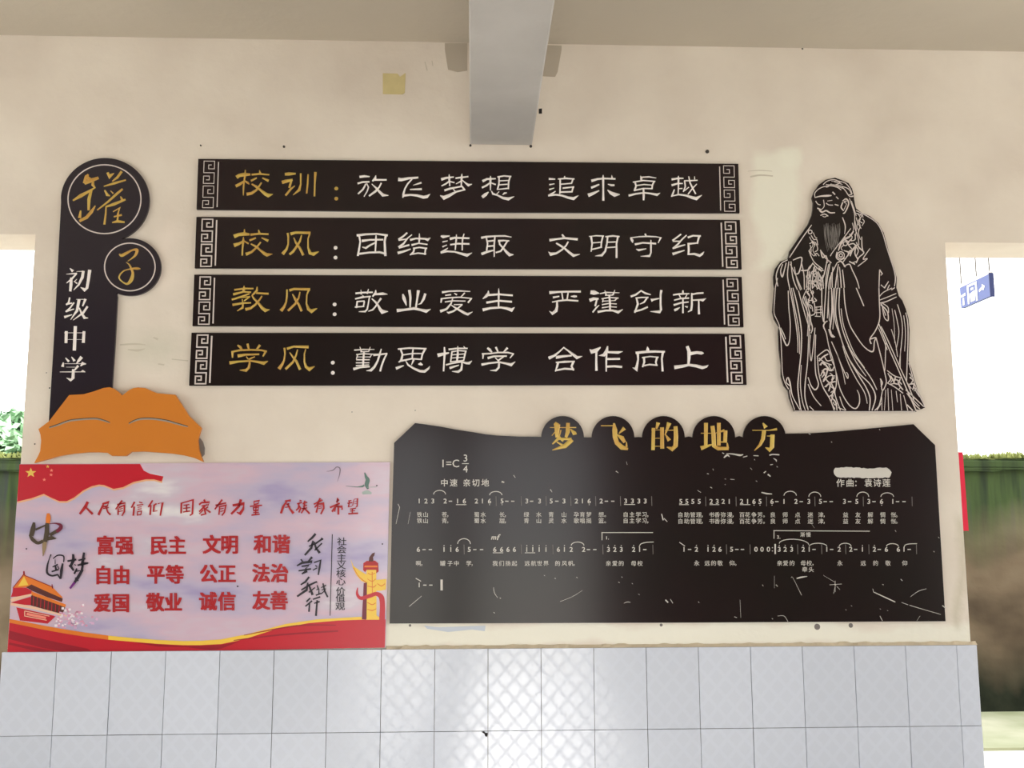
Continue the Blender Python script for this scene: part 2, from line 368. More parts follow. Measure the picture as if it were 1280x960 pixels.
b_.prism([(x, YW-.03+random.uniform(-.008, .008), z) for x, z in co], [(x, YW+.35, z) for x, z in co])
fixn(b_.build('coping', M['moss'], rw))
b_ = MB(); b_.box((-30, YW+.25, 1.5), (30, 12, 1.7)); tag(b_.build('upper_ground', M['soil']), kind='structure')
# weeds on the wall
b_ = MB()
for x0_, x1_ in ((-4.5, -2.3), (2.3, 6.0)):
    for i in range(5200):
        x = random.uniform(x0_, x1_); y = YW+random.uniform(-.03, .3); h = random.uniform(.006, .026)*(1.3+math.sin(x*5)+.5*math.sin(x*17)); a = random.uniform(0, 3.14); l = random.uniform(-.03, .03)
        dx, dy = math.cos(a)*.012, math.sin(a)*.012
        b_.face([(x-dx, y-dy, 1.858), (x+dx, y+dy, 1.858), (x+l, y+l*.4, 1.858+h)])
tag(b_.build('weeds', M['grass']), 'low yellow green weeds and moss growing along the top of the mossy wall', 'weeds', kind='stuff')
# bushes behind wall at the left
def bush(name, cx, cy, cz, rx, rz, n, seed, label, cat):
    rnd = random.Random(seed); t = empty(name, (cx, cy, 1.7)); L = MB(); S = MB()
    for i in range(7):
        a = i*.9; e = Vector((cx+math.cos(a)*rx*.5, cy+math.sin(a)*rx*.4, cz+rz*.3*math.sin(i*2.1)))
        b0 = Vector((cx, cy, 1.7)); s = Vector((.012, 0, 0)); q = Vector((0, .012, 0))
        S.prism([b0-s-q, b0+s-q, b0+s+q, b0-s+q], [e-s*.3-q*.3, e+s*.3-q*.3, e+s*.3+q*.3, e-s*.3+q*.3])
    for i in range(n):
        u = Vector((rnd.gauss(0, 1), rnd.gauss(0, 1), rnd.gauss(0, 1))).normalized()*rnd.uniform(.35, 1)**.5
        c = Vector((cx+u.x*rx, cy+u.y*rx*.8, cz+u.z*rz)); a = Vector((rnd.uniform(-1, 1), rnd.uniform(-1, 1), rnd.uniform(-.6, .6))).normalized()
        b = a.cross(Vector((rnd.uniform(-1, 1), rnd.uniform(-1, 1), 1))).normalized(); l = rnd.uniform(.05, .1)
        L.face([c-a*l, c+b*l*.4, c+a*l, c-b*l*.4])
    S.build('stem', M['bark'], t); tag(L.build('foliage', M['leaf'], t), kind='stuff'); tag(t, label, cat)
bush('leafy_bush', -3.75, 4.6, 2.05, .45, .28, 1500, 3, 'small blue green leafy bush above the mossy wall at the left opening', 'bush')
# ------------------------------------------------------------------ small fixings on the wall
def blob(name, px, py, r, m, label, d=.006, cat='nail', group=None, parent=None):
    c = P(px, py, 0); b = MB(); n = 10; ring = [(c.x+r*math.cos(k*math.tau/n), 0, c.z+r*math.sin(k*math.tau/n)) for k in range(n)]
    b.prism([(c.x+(x-c.x)*.8, -d, c.z+(z-c.z)*.8) for x, y, z in ring], ring); o = fixn(b.build(name, m, parent))
    if not parent: tag(o, label, cat, group)
    return o
blob('nail', 355, 183.5, .005, M['nail'], 'small dark nail in the wall above the top motto board, left of the beam')
blob('nail', 251, 182, .003, M['nail'], 'tiny dark nail above the top left corner of the top motto board')
blob('nail', 884, 189.5, .008, M['nail'], 'round dark bolt head above the right end of the top motto board', cat='bolt')
blob('nail', 588, 182, .005, M['nail'], 'small nail at the lower left corner of the ceiling beam')
blob('nail', 663.5, 183, .006, M['nail'], 'small nail at the lower right corner of the ceiling beam')
slab('wall_hole', [(673.5, 136), (677.5, 135.5), (677.5, 142), (673.5, 142)], 0, .001, M['hole'], wall)
for x, y, r in ((62, 485, .003), (58, 466, .002), (43.5, 555, .003), (1003, 61, .004), (440, 515, .002), (519, 513, .002)): blob('pock_mark', x, y, r, M['nail'], None, .001, parent=wall)
o = slab('paper_square', [(478.5, 91.5), (497, 92), (500, 96), (507, 91), (506, 116), (503, 118), (478.5, 117.5)], 0, .002, M['paper'])
tag(o, 'yellowed square of old tape stuck high on the wall left of the beam', 'tape')
# ------------------------------------------------------------------ motto boards
FRET = [(.70, .17), (.45, .17), (.45, .345), (1, .345), (1, 0), (0, 0), (0, .52), (1, .52), (1, 1), (0, 1), (0, .67), (.55, .67), (.55, .84), (.27, .84)]
S1, S2 = 130/1280, 110/1280
FENG = ["785,115,30 792,160,22 790,250,20 770,310,30 725,365,46", "825,120,44 880,105,30 1060,108,34", "860,170,14 885,230,26 930,290,30 975,380,34", "955,140,16 935,210,26 900,270,30 850,340,30 810,372,30", "1055,120,24 1035,180,18 1035,290,20 1060,360,40 1100,370,44 1165,340,10"]
MOTTO = [
 dict(q=[(247.7, 198.4), (590, 201.6), (923, 204.6), (924.6, 266.3), (590, 265.3), (245.5, 261.8)], dots=[(420.4, 235.7), (420.4, 248.3)], dm='gold', lw=.75,
  txt='first',
  gold=[(280, 205, S1, [["160,160,50 190,140,42 250,130,46 320,128,28", "262,75,12 262,130,24 250,200,20 240,300,20 238,385,12", "150,270,40 200,245,34 245,215,26 262,205,10", "254,205,14 290,230,28 312,248,12",
     "345,130,26 440,122,24 555,132,20", "437,78,8 445,112,34", "335,205,30 400,172,20", "475,172,18 545,205,36", "460,230,20 435,270,22 400,320,28 340,360,36 285,370,42", "345,248,20 400,280,32 450,320,28 510,370,44 545,388,46 600,372,10"],
    ["755,125,36 800,122,42 880,118,22", "720,225,46 760,212,42 840,195,30", "830,200,28 805,290,30", "870,270,12 820,310,26 760,385,28", "945,120,24 945,250,20 925,320,34 850,382,8", "1035,130,20 1030,240,20 1018,360,22", "1125,105,36 1118,250,20 1113,395,24"]])],
  white=[(440, 210, S2, [["115,128,38 180,120,34 255,125,18", "85,225,30 150,205,26 250,200,26", "200,235,26 160,310,26 90,375,26", "215,225,16 240,280,20 220,340,20 175,415,16", "345,110,12 340,145,32 300,190,26", "330,172,30 500,172,26", "290,235,14 350,290,28 400,345,36 450,395,44 530,400,10", "425,220,24 395,280,24 340,340,32 250,405,28"],
    ["680,165,60 720,170,46 820,150,36 960,138,30", "870,165,22 810,230,24 770,300,24 748,380,30 740,430,18", "1005,215,30 950,232,22 890,250,8", "845,312,18 1010,307,36", "750,400,40 850,390,28 950,400,36 1040,425,44 1090,415,46 1135,380,8"]]),
   (540, 210, S2, [["140,165,46 200,145,32 315,130,20", "250,95,10 250,140,30 258,260,20", "140,260,20 200,230,24 255,190,24", "255,195,20 325,212,22", "345,148,24 400,140,24 525,125,24", "435,85,8 432,130,34 425,260,20", "350,230,14 400,205,20 435,180,24", "445,180,14 490,220,24 530,250,38 580,235,10", "185,325,34 260,300,30 440,265,24", "440,270,24 470,315,34", "480,315,22 350,345,28 250,400,46 170,435,56 120,400,10", "310,310,14 350,350,20"],
    ["740,190,44 800,160,30 925,155,20", "852,118,12 850,160,34 850,240,24 850,325,14", "730,285,30 790,255,28 850,210,20", "855,215,20 925,240,24", "955,130,26 1050,115,22 1150,125,26", "975,130,26 975,220,22 955,305,26", "1135,130,24 1115,200,24 1110,305,24", "975,187,20 1120,180,18", "975,245,20 1115,235,18", "945,312,16 1110,295,24", "735,420,48 780,385,48 820,350,14", "865,335,14 885,375,26 950,395,22 1030,435,36 1110,450,46 1195,415,8", "975,345,14 925,395,18", "1025,390,6 1055,365,30 1085,360,16"]]),
   (680, 210, S2, [["75,158,36 160,162,20", "80,242,24 150,230,14", "80,312,26 145,292,14", "165,340,14 110,380,34 65,400,24", "65,400,30 170,388,26 260,400,28 350,430,34 430,445,46 500,400,8", "300,120,16 300,150,40", "205,160,20 320,150,26 440,160,20", "235,165,26 235,270,24 230,375,20", "420,165,26 400,225,22", "250,235,20 400,222,22", "275,292,26 435,275,22", "425,275,26 405,350,24", "230,350,28 410,345,24"],
    ["695,185,44 780,160,30 880,152,26 1035,158,26", "985,105,8 990,145,30", "860,105,12 860,150,34 862,320,26 862,470,36", "690,285,36 740,265,32 800,240,22", "930,235,14 980,250,32 1020,250,30", "650,395,60 700,375,44 800,330,18", "925,320,14 970,360,44 1030,390,60 1100,385,14"]]),
   (775, 210, S2, [["300,115,10 310,160,34 310,190,24", "310,135,20 420,128,22 525,145,12", "190,205,22 340,182,20 510,195,20", "220,215,28 235,260,24 210,330,28", "495,200,24 470,250,24 465,305,22", "235,255,18 350,240,18 480,250,16", "210,325,26 340,298,20 470,300,20", "130,400,36 230,375,26 350,360,24 440,370,26 540,390,38 580,365,10", "342,305,26 345,400,32 343,465,26"],
    ["755,165,34 840,150,26 920,150,20", "850,118,14 850,160,28 850,280,22 845,380,18", "755,250,36 840,225,24 910,225,18", "850,300,16 905,298,20", "790,315,18 770,370,28 750,415,22", "750,410,14 850,385,24 960,400,28 1050,430,42 1110,445,46 1190,395,8", "935,185,20 1010,185,20 1125,178,20", "940,190,24 950,270,22 920,345,16", "925,340,14 1000,280,16", "1000,125,18 1020,220,24 1060,300,24 1100,375,22", "1115,235,16 1060,290,20 990,380,20", "1085,125,12 1085,165,20"]])]),
 dict(q=[(245.4, 271), (590, 273), (925, 274.8), (927.3, 336.6), (590, 336), (243.2, 335.2)], dots=[(419.4, 309.7), (419.4, 322)], dm='white', lw=1.15,
  txt='second',
  gold=[(280, 280, S1, [["130,150,54 180,130,40 250,122,44 310,128,28", "252,65,12 252,120,30", "240,160,10 238,210,30 228,300,20 225,385,22", "130,260,54 190,240,32 245,205,20", "240,205,16 300,240,24", "330,130,32 430,120,24 545,125,24", "425,72,10 435,110,36", "318,200,30 390,172,22", "465,170,16 540,205,36", "450,225,22 400,290,24 340,345,28 275,370,44", "335,245,20 400,280,28 450,325,26 500,365,40 530,380,42 595,370,8"], FENG])],
  white=[(440, 283, S2, [["75,130,40 200,115,30 360,108,26 515,130,34", "105,140,30 120,220,24 105,320,28 85,425,32", "490,135,36 475,220,30 480,330,34 485,425,40", "90,400,34 250,380,28 400,375,30 495,400,34", "150,210,44 260,195,26 450,192,28", "350,130,14 348,190,30 345,270,24 338,370,22", "350,230,24 260,275,26 200,315,30 150,300,14"],
    ["800,95,28 750,140,26 680,190,34", "680,200,26 790,185,20", "870,122,18 810,170,20 750,250,28 680,300,30", "685,310,30 830,270,28", "670,385,44 750,365,32 850,330,20", "850,195,38 930,175,24 1060,180,28 1100,195,40 1140,165,10", "980,105,10 980,170,28 975,240,20", "870,270,34 970,245,20 1095,262,22", "890,320,26 980,305,22 1090,320,26", "905,325,30 895,370,26 845,415,18", "1070,325,26 1058,410,26", "850,408,18 960,388,22 1075,400,24"]]),
   (540, 283, S2, [["130,140,20 160,150,44 255,138,16", "155,225,24 225,210,14", "155,295,26 215,270,14", "230,315,12 180,350,26 130,375,24", "130,380,36 220,362,28 330,370,24 420,395,34 510,420,46 580,385,10", "265,180,44 330,165,30 540,172,28", "268,265,26 380,250,26 540,255,28", "355,120,12 355,180,26 345,260,22 338,340,18", "465,110,16 445,180,24 440,260,20 440,345,22"],
    ["720,165,38 790,150,30 920,140,24 1060,138,24 1155,155,12", "790,165,24 808,250,22 795,350,26", "915,150,26 905,260,24 905,440,18", "815,215,26 910,205,26", "805,290,26 910,280,28", "725,400,44 800,370,34 905,345,20", "965,210,34 1040,205,24 1120,210,22", "1095,215,26 1050,290,26 1000,360,26 930,380,26", "975,205,28 985,260,24 1040,320,26 1090,380,40 1130,415,44 1185,410,10"]]),
   (680, 283, S2, [["265,120,24 290,160,44", "85,200,44 180,185,28 300,170,30 485,188,38", "180,245,24 240,280,30 300,320,28 370,380,36 430,425,40 520,405,8", "350,225,24 320,280,24 260,340,26 180,390,30 95,405,48 65,370,8"],
    ["655,145,14 760,135,20 870,140,20", "685,155,34 700,250,24 685,365,18", "855,145,26 835,230,24 830,310,24", "700,240,20 845,228,20", "690,335,22 760,320,22 840,300,26", "895,150,22 1000,138,26 1095,148,24", "925,150,28 915,250,24 890,360,30 840,420,34 745,430,8", "1075,150,28 1055,250,24 1055,360,28 1055,455,30", "925,230,22 1060,225,20", "915,308,20 1060,298,22"]]),
   (775, 283, S2, [["365,110,24 380,140,30", "150,165,14 280,150,18 400,145,22 520,150,18 605,165,12", "160,175,30 180,205,40 185,238,10", "590,170,26 555,240,14", "220,260,34 330,238,24 520,250,30", "450,200,12 450,260,26 450,380,24 430,430,26 300,435,8", "235,330,12 270,345,30 380,325,14"],
    ["885,115,24 820,165,24 765,205,28", "770,215,24 870,215,20", "965,130,20 900,190,22 850,250,24 770,320,26", "770,320,28 860,290,26 945,268,18", "770,400,46 850,375,28 935,350,16", "990,160,34 1060,135,26 1170,140,28", "1150,140,36 1135,200,26 1125,250,26", "985,255,34 1130,240,22", "995,255,32 1000,340,30 995,410,28", "985,405,24 1080,400,32 1160,425,40 1195,400,34 1220,370,8"]])]),
 dict(q=[(242.7, 343.2), (590, 344.5), (927.3, 346), (929.6, 408.8), (590, 408.7), (240.4, 407.5)], dots=[(418.3, 380.5), (418.3, 392.8)], dm='white', lw=1.1,
  txt='third',
  gold=[(280, 350, S1, [["130,120,24 250,105,26 360,105,20", "248,72,8 245,110,34 240,150,26", "118,175,34 240,145,22 330,150,24", "100,240,26 200,210,24 310,170,20", "200,215,16 320,205,20", "320,205,14 250,255,20", "110,305,34 220,285,26 330,280,20", "225,240,14 235,290,20 230,340,26 165,380,12", "408,85,14 405,130,28 350,185,22", "400,160,26 545,168,26", "345,190,20 370,230,24 420,280,28 470,345,38 510,375,42 560,365,10", "465,200,20 440,240,22 390,300,28 330,345,32 270,360,40"],
    ["775,120,22 775,200,22 765,270,22 740,330,32 705,375,46", "810,125,36 860,110,28 1055,115,36", "845,175,16 880,240,34 920,300,28 955,380,32", "935,150,16 920,220,22 880,290,30 790,375,30", "1045,120,28 1020,180,16 1015,290,20 1040,360,38 1075,385,40 1145,350,10"]])],
  white=[(440, 355, S2, [["55,135,30 150,125,26 300,120,26", "130,85,10 135,150,24", "240,75,14 220,140,26", "150,165,14 180,185,24 50,215,26", "165,190,26 270,180,22", "255,185,22 235,300,20 220,370,24 190,400,24 100,402,12", "70,255,22 180,248,24", "75,260,26 65,345,26", "180,255,24 165,330,22", "45,335,24 175,325,22", "345,90,14 345,130,34 300,180,22", "340,150,30 450,140,40 515,150,8", "290,215,18 340,260,30 380,310,28 410,370,44 440,405,54 525,400,8", "420,210,34 385,260,24 340,330,24 300,375,26 240,395,16"],
    ["740,150,24 755,205,50 775,260,38 792,315,8", "835,95,44 850,200,34 845,340,24", "965,100,50 950,200,30 930,340,28", "1065,145,40 1040,220,36 1000,285,22 960,298,6", "660,385,56 760,375,34 900,355,40 1000,375,36 1080,395,50 1145,365,8"]]),
   (540, 355, S2, [["150,120,36 250,105,24 400,100,22 555,108,14", "195,165,20 275,155,24", "325,135,14 360,155,26", "475,130,22 420,190,20", "130,215,24 250,200,22 400,192,20 580,210,18", "140,215,34 130,270,20", "570,215,24 525,270,28", "190,260,22 300,245,20 485,248,18", "300,215,20 275,290,24 210,365,30 125,395,46", "320,300,16 440,298,20", "440,300,20 380,350,22 310,395,28 240,420,30 215,405,8", "270,300,14 330,340,24 400,380,32 470,420,38 520,440,36 590,405,8"],
    ["820,95,8 820,130,30 790,175,40 740,215,12", "820,160,36 970,150,28 1170,165,30", "970,65,8 970,140,30 968,330,24", "795,270,36 970,242,28 1158,258,34", "745,375,50 850,350,34 1000,340,30 1090,355,40 1160,380,50 1200,340,10"]]),
   (680, 355, S2, [["85,125,50 200,115,30 400,110,28 530,110,34", "260,130,20 275,230,24", "350,130,22 335,230,24", "135,195,34 220,180,20", "390,180,10 440,180,36 475,180,24", "120,262,20 210,245,24 330,232,26 495,245,26", "190,255,26 190,330,34 175,390,44 120,430,38 78,395,8"],
    ["685,120,60 730,125,66 800,135,14", "670,235,56 720,215,44 790,215,28", "770,220,28 745,320,30", "800,310,12 760,345,24 710,410,26", "815,140,18 900,122,22 1095,128,10", "885,95,10 905,160,26", "1030,90,10 1005,155,28", "890,165,18 1000,160,18", "840,215,22 950,195,18 1080,205,22", "860,225,20 850,265,16", "1065,205,20 1030,240,18", "850,250,16 1040,240,14", "845,300,22 950,282,16 1055,290,16", "845,345,20 950,330,16 1055,335,18", "950,170,28 960,280,30 960,390,30", "785,405,36 900,385,28 1000,385,28 1080,410,42 1145,370,10"]]),
   (775, 355, S2, [["160,180,34 230,155,28 310,95,20", "310,100,22 370,135,30 445,155,16", "230,205,24 310,195,20 410,195,22", "240,210,26 260,290,30 215,415,24", "395,200,26 350,265,24 290,292,14", "210,400,30 310,375,26 400,335,28", "460,235,56 480,228,30 570,210,20", "600,95,40 590,160,28 590,300,28 595,370,34 580,405,34 440,400,8"],
    ["775,158,26 860,145,26 1005,140,22", "915,95,20 915,140,40", "860,160,14 880,195,20", "975,155,14 950,195,18", "790,235,22 880,210,24 1000,205,24", "785,305,34 880,275,24 995,262,22", "915,220,24 915,300,24 915,420,28", "795,380,40 830,365,34 870,340,10", "945,325,12 980,335,30", "1045,135,24 1045,300,30 1035,380,30 990,405,16", "1050,150,24 1120,135,28 1210,130,28", "1050,235,22 1170,230,26 1200,235,40 1250,210,8", "1145,245,22 1145,340,26 1148,435,38"]])]),
 dict(q=[(239.3, 415.8), (590, 416.3), (930.7, 417.2), (933.5, 481), (590, 481.7), (236.2, 482)], dots=[(416, 453.3), (416, 466)], dm='white', lw=1.3,
  txt='bottom',
  gold=[(280, 422, S1, [["170,95,20 200,115,34 225,150,20", "290,80,32 305,140,24", "440,95,36 400,150,22", "95,175,24 200,155,26 340,150,22 460,155,24 525,170,24", "105,180,34 105,245,18", "510,175,30 480,230,20", "175,225,44 260,210,28 430,205,24", "380,235,14 320,260,24", "275,235,14 300,265,20", "75,310,46 180,295,26 330,285,24 420,300,30 490,315,44 540,290,10", "315,260,20 315,320,26 305,370,30 270,405,34 195,400,10"],
    ["745,130,28 752,200,20 740,280,22 715,330,34 680,380,48", "780,135,34 860,110,26 1035,115,40", "810,185,14 850,240,26 890,290,30 935,390,34", "905,150,16 890,210,22 850,300,28 760,385,34", "1005,145,16 990,200,18 990,300,22 1010,360,34 1050,390,42 1115,355,10"]])],
  white=[(437, 426, S2, [["70,135,22 200,125,20 360,125,10", "150,90,12 170,150,24", "300,90,12 280,150,22", "160,160,16 280,155,16", "100,200,22 200,188,18 340,195,20", "115,210,20 100,265,16", "320,200,18 295,245,14", "105,235,12 295,235,14", "100,275,22 290,275,18", "95,320,20 285,320,18", "95,360,18 280,350,16", "210,160,28 200,280,28 195,375,30", "60,410,44 150,385,30 290,375,24", "350,205,40 430,200,28 545,185,24", "460,120,16 440,190,30 410,290,28 360,380,36 310,430,36 245,435,8", "540,190,24 500,270,26 470,350,28 445,440,30"],
    ["705,120,24 870,105,26 1115,115,26", "745,130,30 770,200,26 750,290,36 715,310,20", "1095,125,34 1060,190,28 1040,275,26", "925,115,24 915,190,24 910,270,22", "775,205,22 910,185,22 1060,185,22", "760,290,28 900,260,24 1045,270,24", "680,400,46 730,380,34 785,360,16", "815,290,12 850,350,26 930,400,30 1020,440,38 1090,445,40 1150,400,28 1165,370,8", "930,280,36 900,350,10", "1000,340,14 1030,335,44 1060,350,20"]]),
   (540, 426, S2, [["90,210,60 150,195,44 245,175,20", "180,95,20 185,180,34 175,320,24 168,440,26", "245,125,30 370,110,24 515,110,22", "375,80,14 375,200,34 360,320,26", "460,80,8 480,105,26", "285,160,20 390,142,18 500,150,22", "290,165,26 270,310,22", "490,155,26 475,215,24 460,290,20", "285,205,16 480,190,16", "280,250,16 470,240,16", "265,305,18 460,285,18", "205,350,26 300,325,24 430,305,24 500,325,34 540,325,40 580,292,8", "260,395,40 320,375,28 390,355,16", "435,300,26 435,360,26 425,420,34 380,450,34 290,445,8"],
    ["810,105,30 840,130,40 870,165,24", "930,95,34 960,160,24", "1095,105,36 1040,165,20", "730,190,26 850,185,24 960,170,24 1100,170,24 1190,190,20", "745,195,34 740,262,14", "1180,195,26 1135,250,18", "815,250,40 900,225,28 1085,222,24", "1050,225,20 965,285,26", "920,245,14 960,285,20", "725,345,40 830,325,28 980,310,26 1080,330,32 1150,350,44 1210,305,8", "965,285,26 975,330,28 970,390,30 930,430,30 845,432,8"]]),
   (680, 426, S2, [["290,95,20 220,160,24 150,215,34 75,250,54", "285,95,20 360,150,26 430,205,40 480,245,44 555,225,8", "180,240,50 280,225,36 400,215,26", "175,315,22 300,305,34 445,300,22", "205,320,36 190,375,30 165,445,16", "425,310,36 400,370,28 430,430,26", "170,430,28 300,405,30 435,415,30"],
    ["665,125,12 690,160,44 760,140,60 820,95,16", "762,150,36 760,280,30 762,430,40", "925,80,20 915,140,44 870,210,44 800,215,8", "910,170,30 905,300,26 905,445,20", "930,165,32 1080,170,40 1145,155,8", "920,265,34 1100,262,34", "915,375,36 1020,370,32 1130,380,36"]]),
   (780, 426, S2, [["340,85,10 345,120,40 345,150,50", "175,175,40 320,160,36 450,155,34 590,160,32", "200,185,40 205,270,28 190,350,34 175,420,50 125,390,8", "565,170,40 550,260,28 555,350,28 562,440,34", "265,245,22 380,228,20 500,240,22", "290,250,34 295,310,30 270,380,24", "480,245,34 462,310,26 475,360,24", "270,365,24 370,345,24 485,355,24"],
    ["920,85,48 945,150,50 945,250,44 935,350,34", "970,185,56 1060,170,40 1130,180,46 1160,180,10", "740,385,62 850,370,44 940,350,36 1050,365,44 1140,390,48 1200,375,34 1225,352,8"]])]),
]
BD = .012                        # board thickness
for k, b in enumerate(MOTTO):
    q = b['q']; c = P((q[0][0]+q[2][0])/2, q[4][1], 0)
    t = empty('motto_board', c)
    lab = ['topmost of the four long black motto boards, thin pale fret borders and a gold colon', 'second from top of the four long black motto boards, ends with the white character 纪',
           'third from top of the four long black motto boards, ends with the white character 新', 'lowest of the four long black motto boards, just above the song board'][k]
    tag(t, lab, 'sign board', 'school motto boards')
    bevel(slab('panel', q, .0006, BD, M['panel'], t), .001, 1)
    # fret borders
    def quad(u, v):
        tl, tr, brr, bll = q[0], q[2], q[3], q[5]
        a = (tl[0]+(tr[0]-tl[0])*u, tl[1]+(tr[1]-tl[1])*u); d = (bll[0]+(brr[0]-bll[0])*u, bll[1]+(brr[1]-bll[1])*u)
        return (a[0]+(d[0]-a[0])*v, a[1]+(d[1]-a[1])*v)
    W_ = q[2][0]-q[0][0]
    for side in (0, 1):
        fm = MB()
        for h in (0, 1):
            v0, v1 = (.045, .485) if h == 0 else (.535, .965)
            pts = []
            for u, v in FRET:
                uu = (7.5+u*13.2)/W_
                if side: uu = 1-(5.5+u*13.2)/W_; 
                x, y = quad(uu, v0+(v1-v0)*v); pts.append((x, y))
            for a_, c_ in zip(pts[:-1], pts[1:]):
                l = math.hypot(c_[0]-a_[0], c_[1]-a_[1]); ex = b['lw']*.5
                a2 = (a_[0]-(c_[0]-a_[0])/l*ex, a_[1]-(c_[1]-a_[1])/l*ex, (1.3 if b['lw'] < 1 else 1.5)*b['lw']); c2 = (c_[0]+(c_[0]-a_[0])/l*ex, c_[1]+(c_[1]-a_[1])/l*ex, (1.3 if b['lw'] < 1 else 1.5)*b['lw'])
                stroke(fm, [a2, c2], BD+.0004, ext=0)
        fm.build('fret_border', M['line'], t)
        lm = MB(); uu = 25.6/W_ if not side else 1-23.6/W_
        a_, c_ = quad(uu, .06), quad(uu, .95); stroke(lm, [(a_[0], a_[1], 1.7*b['lw']), (c_[0], c_[1], 1.7*b['lw'])], BD+.0004, ext=0)
        lm.build('border_line', M['line'], t)
    for key, mm, wk in (('gold', 'gold', 1.0), ('white', 'white', 1.0)):
        for ox, oy, s_, chars in b[key]:
            for ch in chars:
                m_ = MB()
                for i, st in enumerate(ch): stroke(m_, parse(st, ox, oy, s_), BD, .0045+.0002*(i % 5), wk)
                m_.build('character', M[mm], t)
    for x, y in b['dots']:
        p = P(x, y, BD); m_ = MB(); n = 12; r = .0078; rg = [(p.x+r*math.cos(i*math.tau/n), -BD, p.z+r*math.sin(i*math.tau/n)) for i in range(n)]
        md = [(p.x+(a-p.x)*.75, -BD-.003, p.z+(c_-p.z)*.75) for a, _, c_ in rg]
        m_.prism(md, rg); fixn(m_.build('colon_dot', M[b['dm']], t))

# ------------------------------------------------------------------ tall name board
t = empty('name_board', P(110, 400, 0)); tag(t, 'tall indigo black name board with two round heads and gold brush characters', 'sign board')
A = [(76.3, 253), (72, 335), (69.6, 385), (65.5, 455), (61, 526), (64, 560), (139, 560), (140, 483), (143.5, 430), (146.7, 371)]
sm = [p for p in ell(162.3, 333.7, 38.8, 36, 115, -105, 40)]
bigc = [p for p in ell(131.3, 249.8, 55.3, 52.3, 64, -176, 56)]
slab('panel', A+sm+bigc, 0, BD, M['npanel'], t)
for cx, cy, rx, ry in ((130.6, 249, 45.6, 43), (162.3, 333.7, 31.6, 29.8)):
    m_ = MB(); stroke(m_, [(x, y, 1.5) for x, y in ell(cx, cy, rx, ry, n=64)], BD+.0004, ext=0); m_.build('ring', M['line'], t)
S3 = 110/1056; S4 = 80/1024; S5 = 60/720
NB = [('gold', 80, 200, S3, 10, ["240,275,30 270,200,44 290,175,24", "250,280,36 310,250,50 410,215,36", "270,200,44 310,235,50", "350,240,26 345,300,34 375,335,16", "110,485,20 200,430,44 300,375,30 375,330,16", "325,370,36 300,470,40 295,600,30", "200,610,20 188,690,44", "190,730,36 270,690,38 330,620,40 375,550,14",
   "525,155,34 545,200,44 600,160,10", "690,140,34 640,210,30 580,255,14", "480,315,14 600,280,30 740,240,20", "490,365,20 520,420,34 550,430,14", "560,370,10 590,400,20", "400,600,16 530,500,24 640,400,30 700,350,26", "505,560,22 600,530,36 735,475,24", "680,440,14 700,480,40", "505,560,16 500,650,22 485,770,28", "590,620,14 670,575,24 640,660,18", "600,680,18 690,660,26", "660,590,12 640,730,26", "580,750,16 640,735,32 725,745,24"]),
  ('gold', 125, 295, S4, 10, ["~310,290,20 350,310,50 430,270,44 520,225,30 590,225,50 570,300,40 520,350,24 445,405,8", "~420,420,8 470,460,24 500,520,34 525,600,44 500,700,60 440,765,36 370,740,22 310,680,24 320,620,24 380,560,20 450,535,20 540,520,34 600,520,40 645,525,16"]),
  ('white', 65, 325, S5, 10, ["270,125,10 310,165,50", "215,212,8 320,205,22 370,205,34", "360,215,24 300,280,30 220,345,12", "290,270,40 285,370,46 275,465,40", "330,320,10 375,350,26", "375,285,8 340,320,14", "370,172,8 460,170,16", "470,170,46 455,260,44 400,370,30 325,450,10", "565,155,56 545,300,44 525,420,40 490,450,40 430,410,8"]),
  ('white', 65, 325, S5, 10, ["265,565,24 250,640,28 215,670,30", "215,665,26 300,645,24", "330,640,24 270,720,24 210,775,30", "215,770,30 330,735,16", "190,855,44 300,820,14", "365,590,8 500,590,10", "405,600,50 375,760,40 280,895,10", "500,590,44 480,640,30 460,690,24", "530,700,36 470,790,34 320,900,10", "410,720,20 440,790,30 490,870,40 540,870,12"]),
  ('white', 65, 400, S5, 10, ["215,175,50 210,340,48", "480,175,46 470,335,50", "185,192,8 500,192,10", "235,292,6 450,292,6", "350,100,54 335,450,54"]),
  ('white', 65, 400, S5, 10, ["205,570,16 250,620,40", "295,555,14 335,610,44", "440,560,56 400,610,40 365,655,10", "170,640,20 160,695,50", "190,655,8 440,655,10", "430,690,14 460,650,46 510,660,12", "210,707,6 350,707,8", "390,690,40 340,750,24", "320,745,44 315,870,46 280,900,34 220,868,10", "120,778,12 300,778,14 430,778,10 460,765,34 500,780,10"])]
for mm, ox, oy, s_, dw, sts in NB:
    m_ = MB()
    for i, s in enumerate(sts): stroke(m_, parse(s, ox, oy, s_), BD, .0035+.0002*(i % 5) if mm == 'gold' else .002+.0001*(i % 5))
    m_.build('character', M[mm], t)

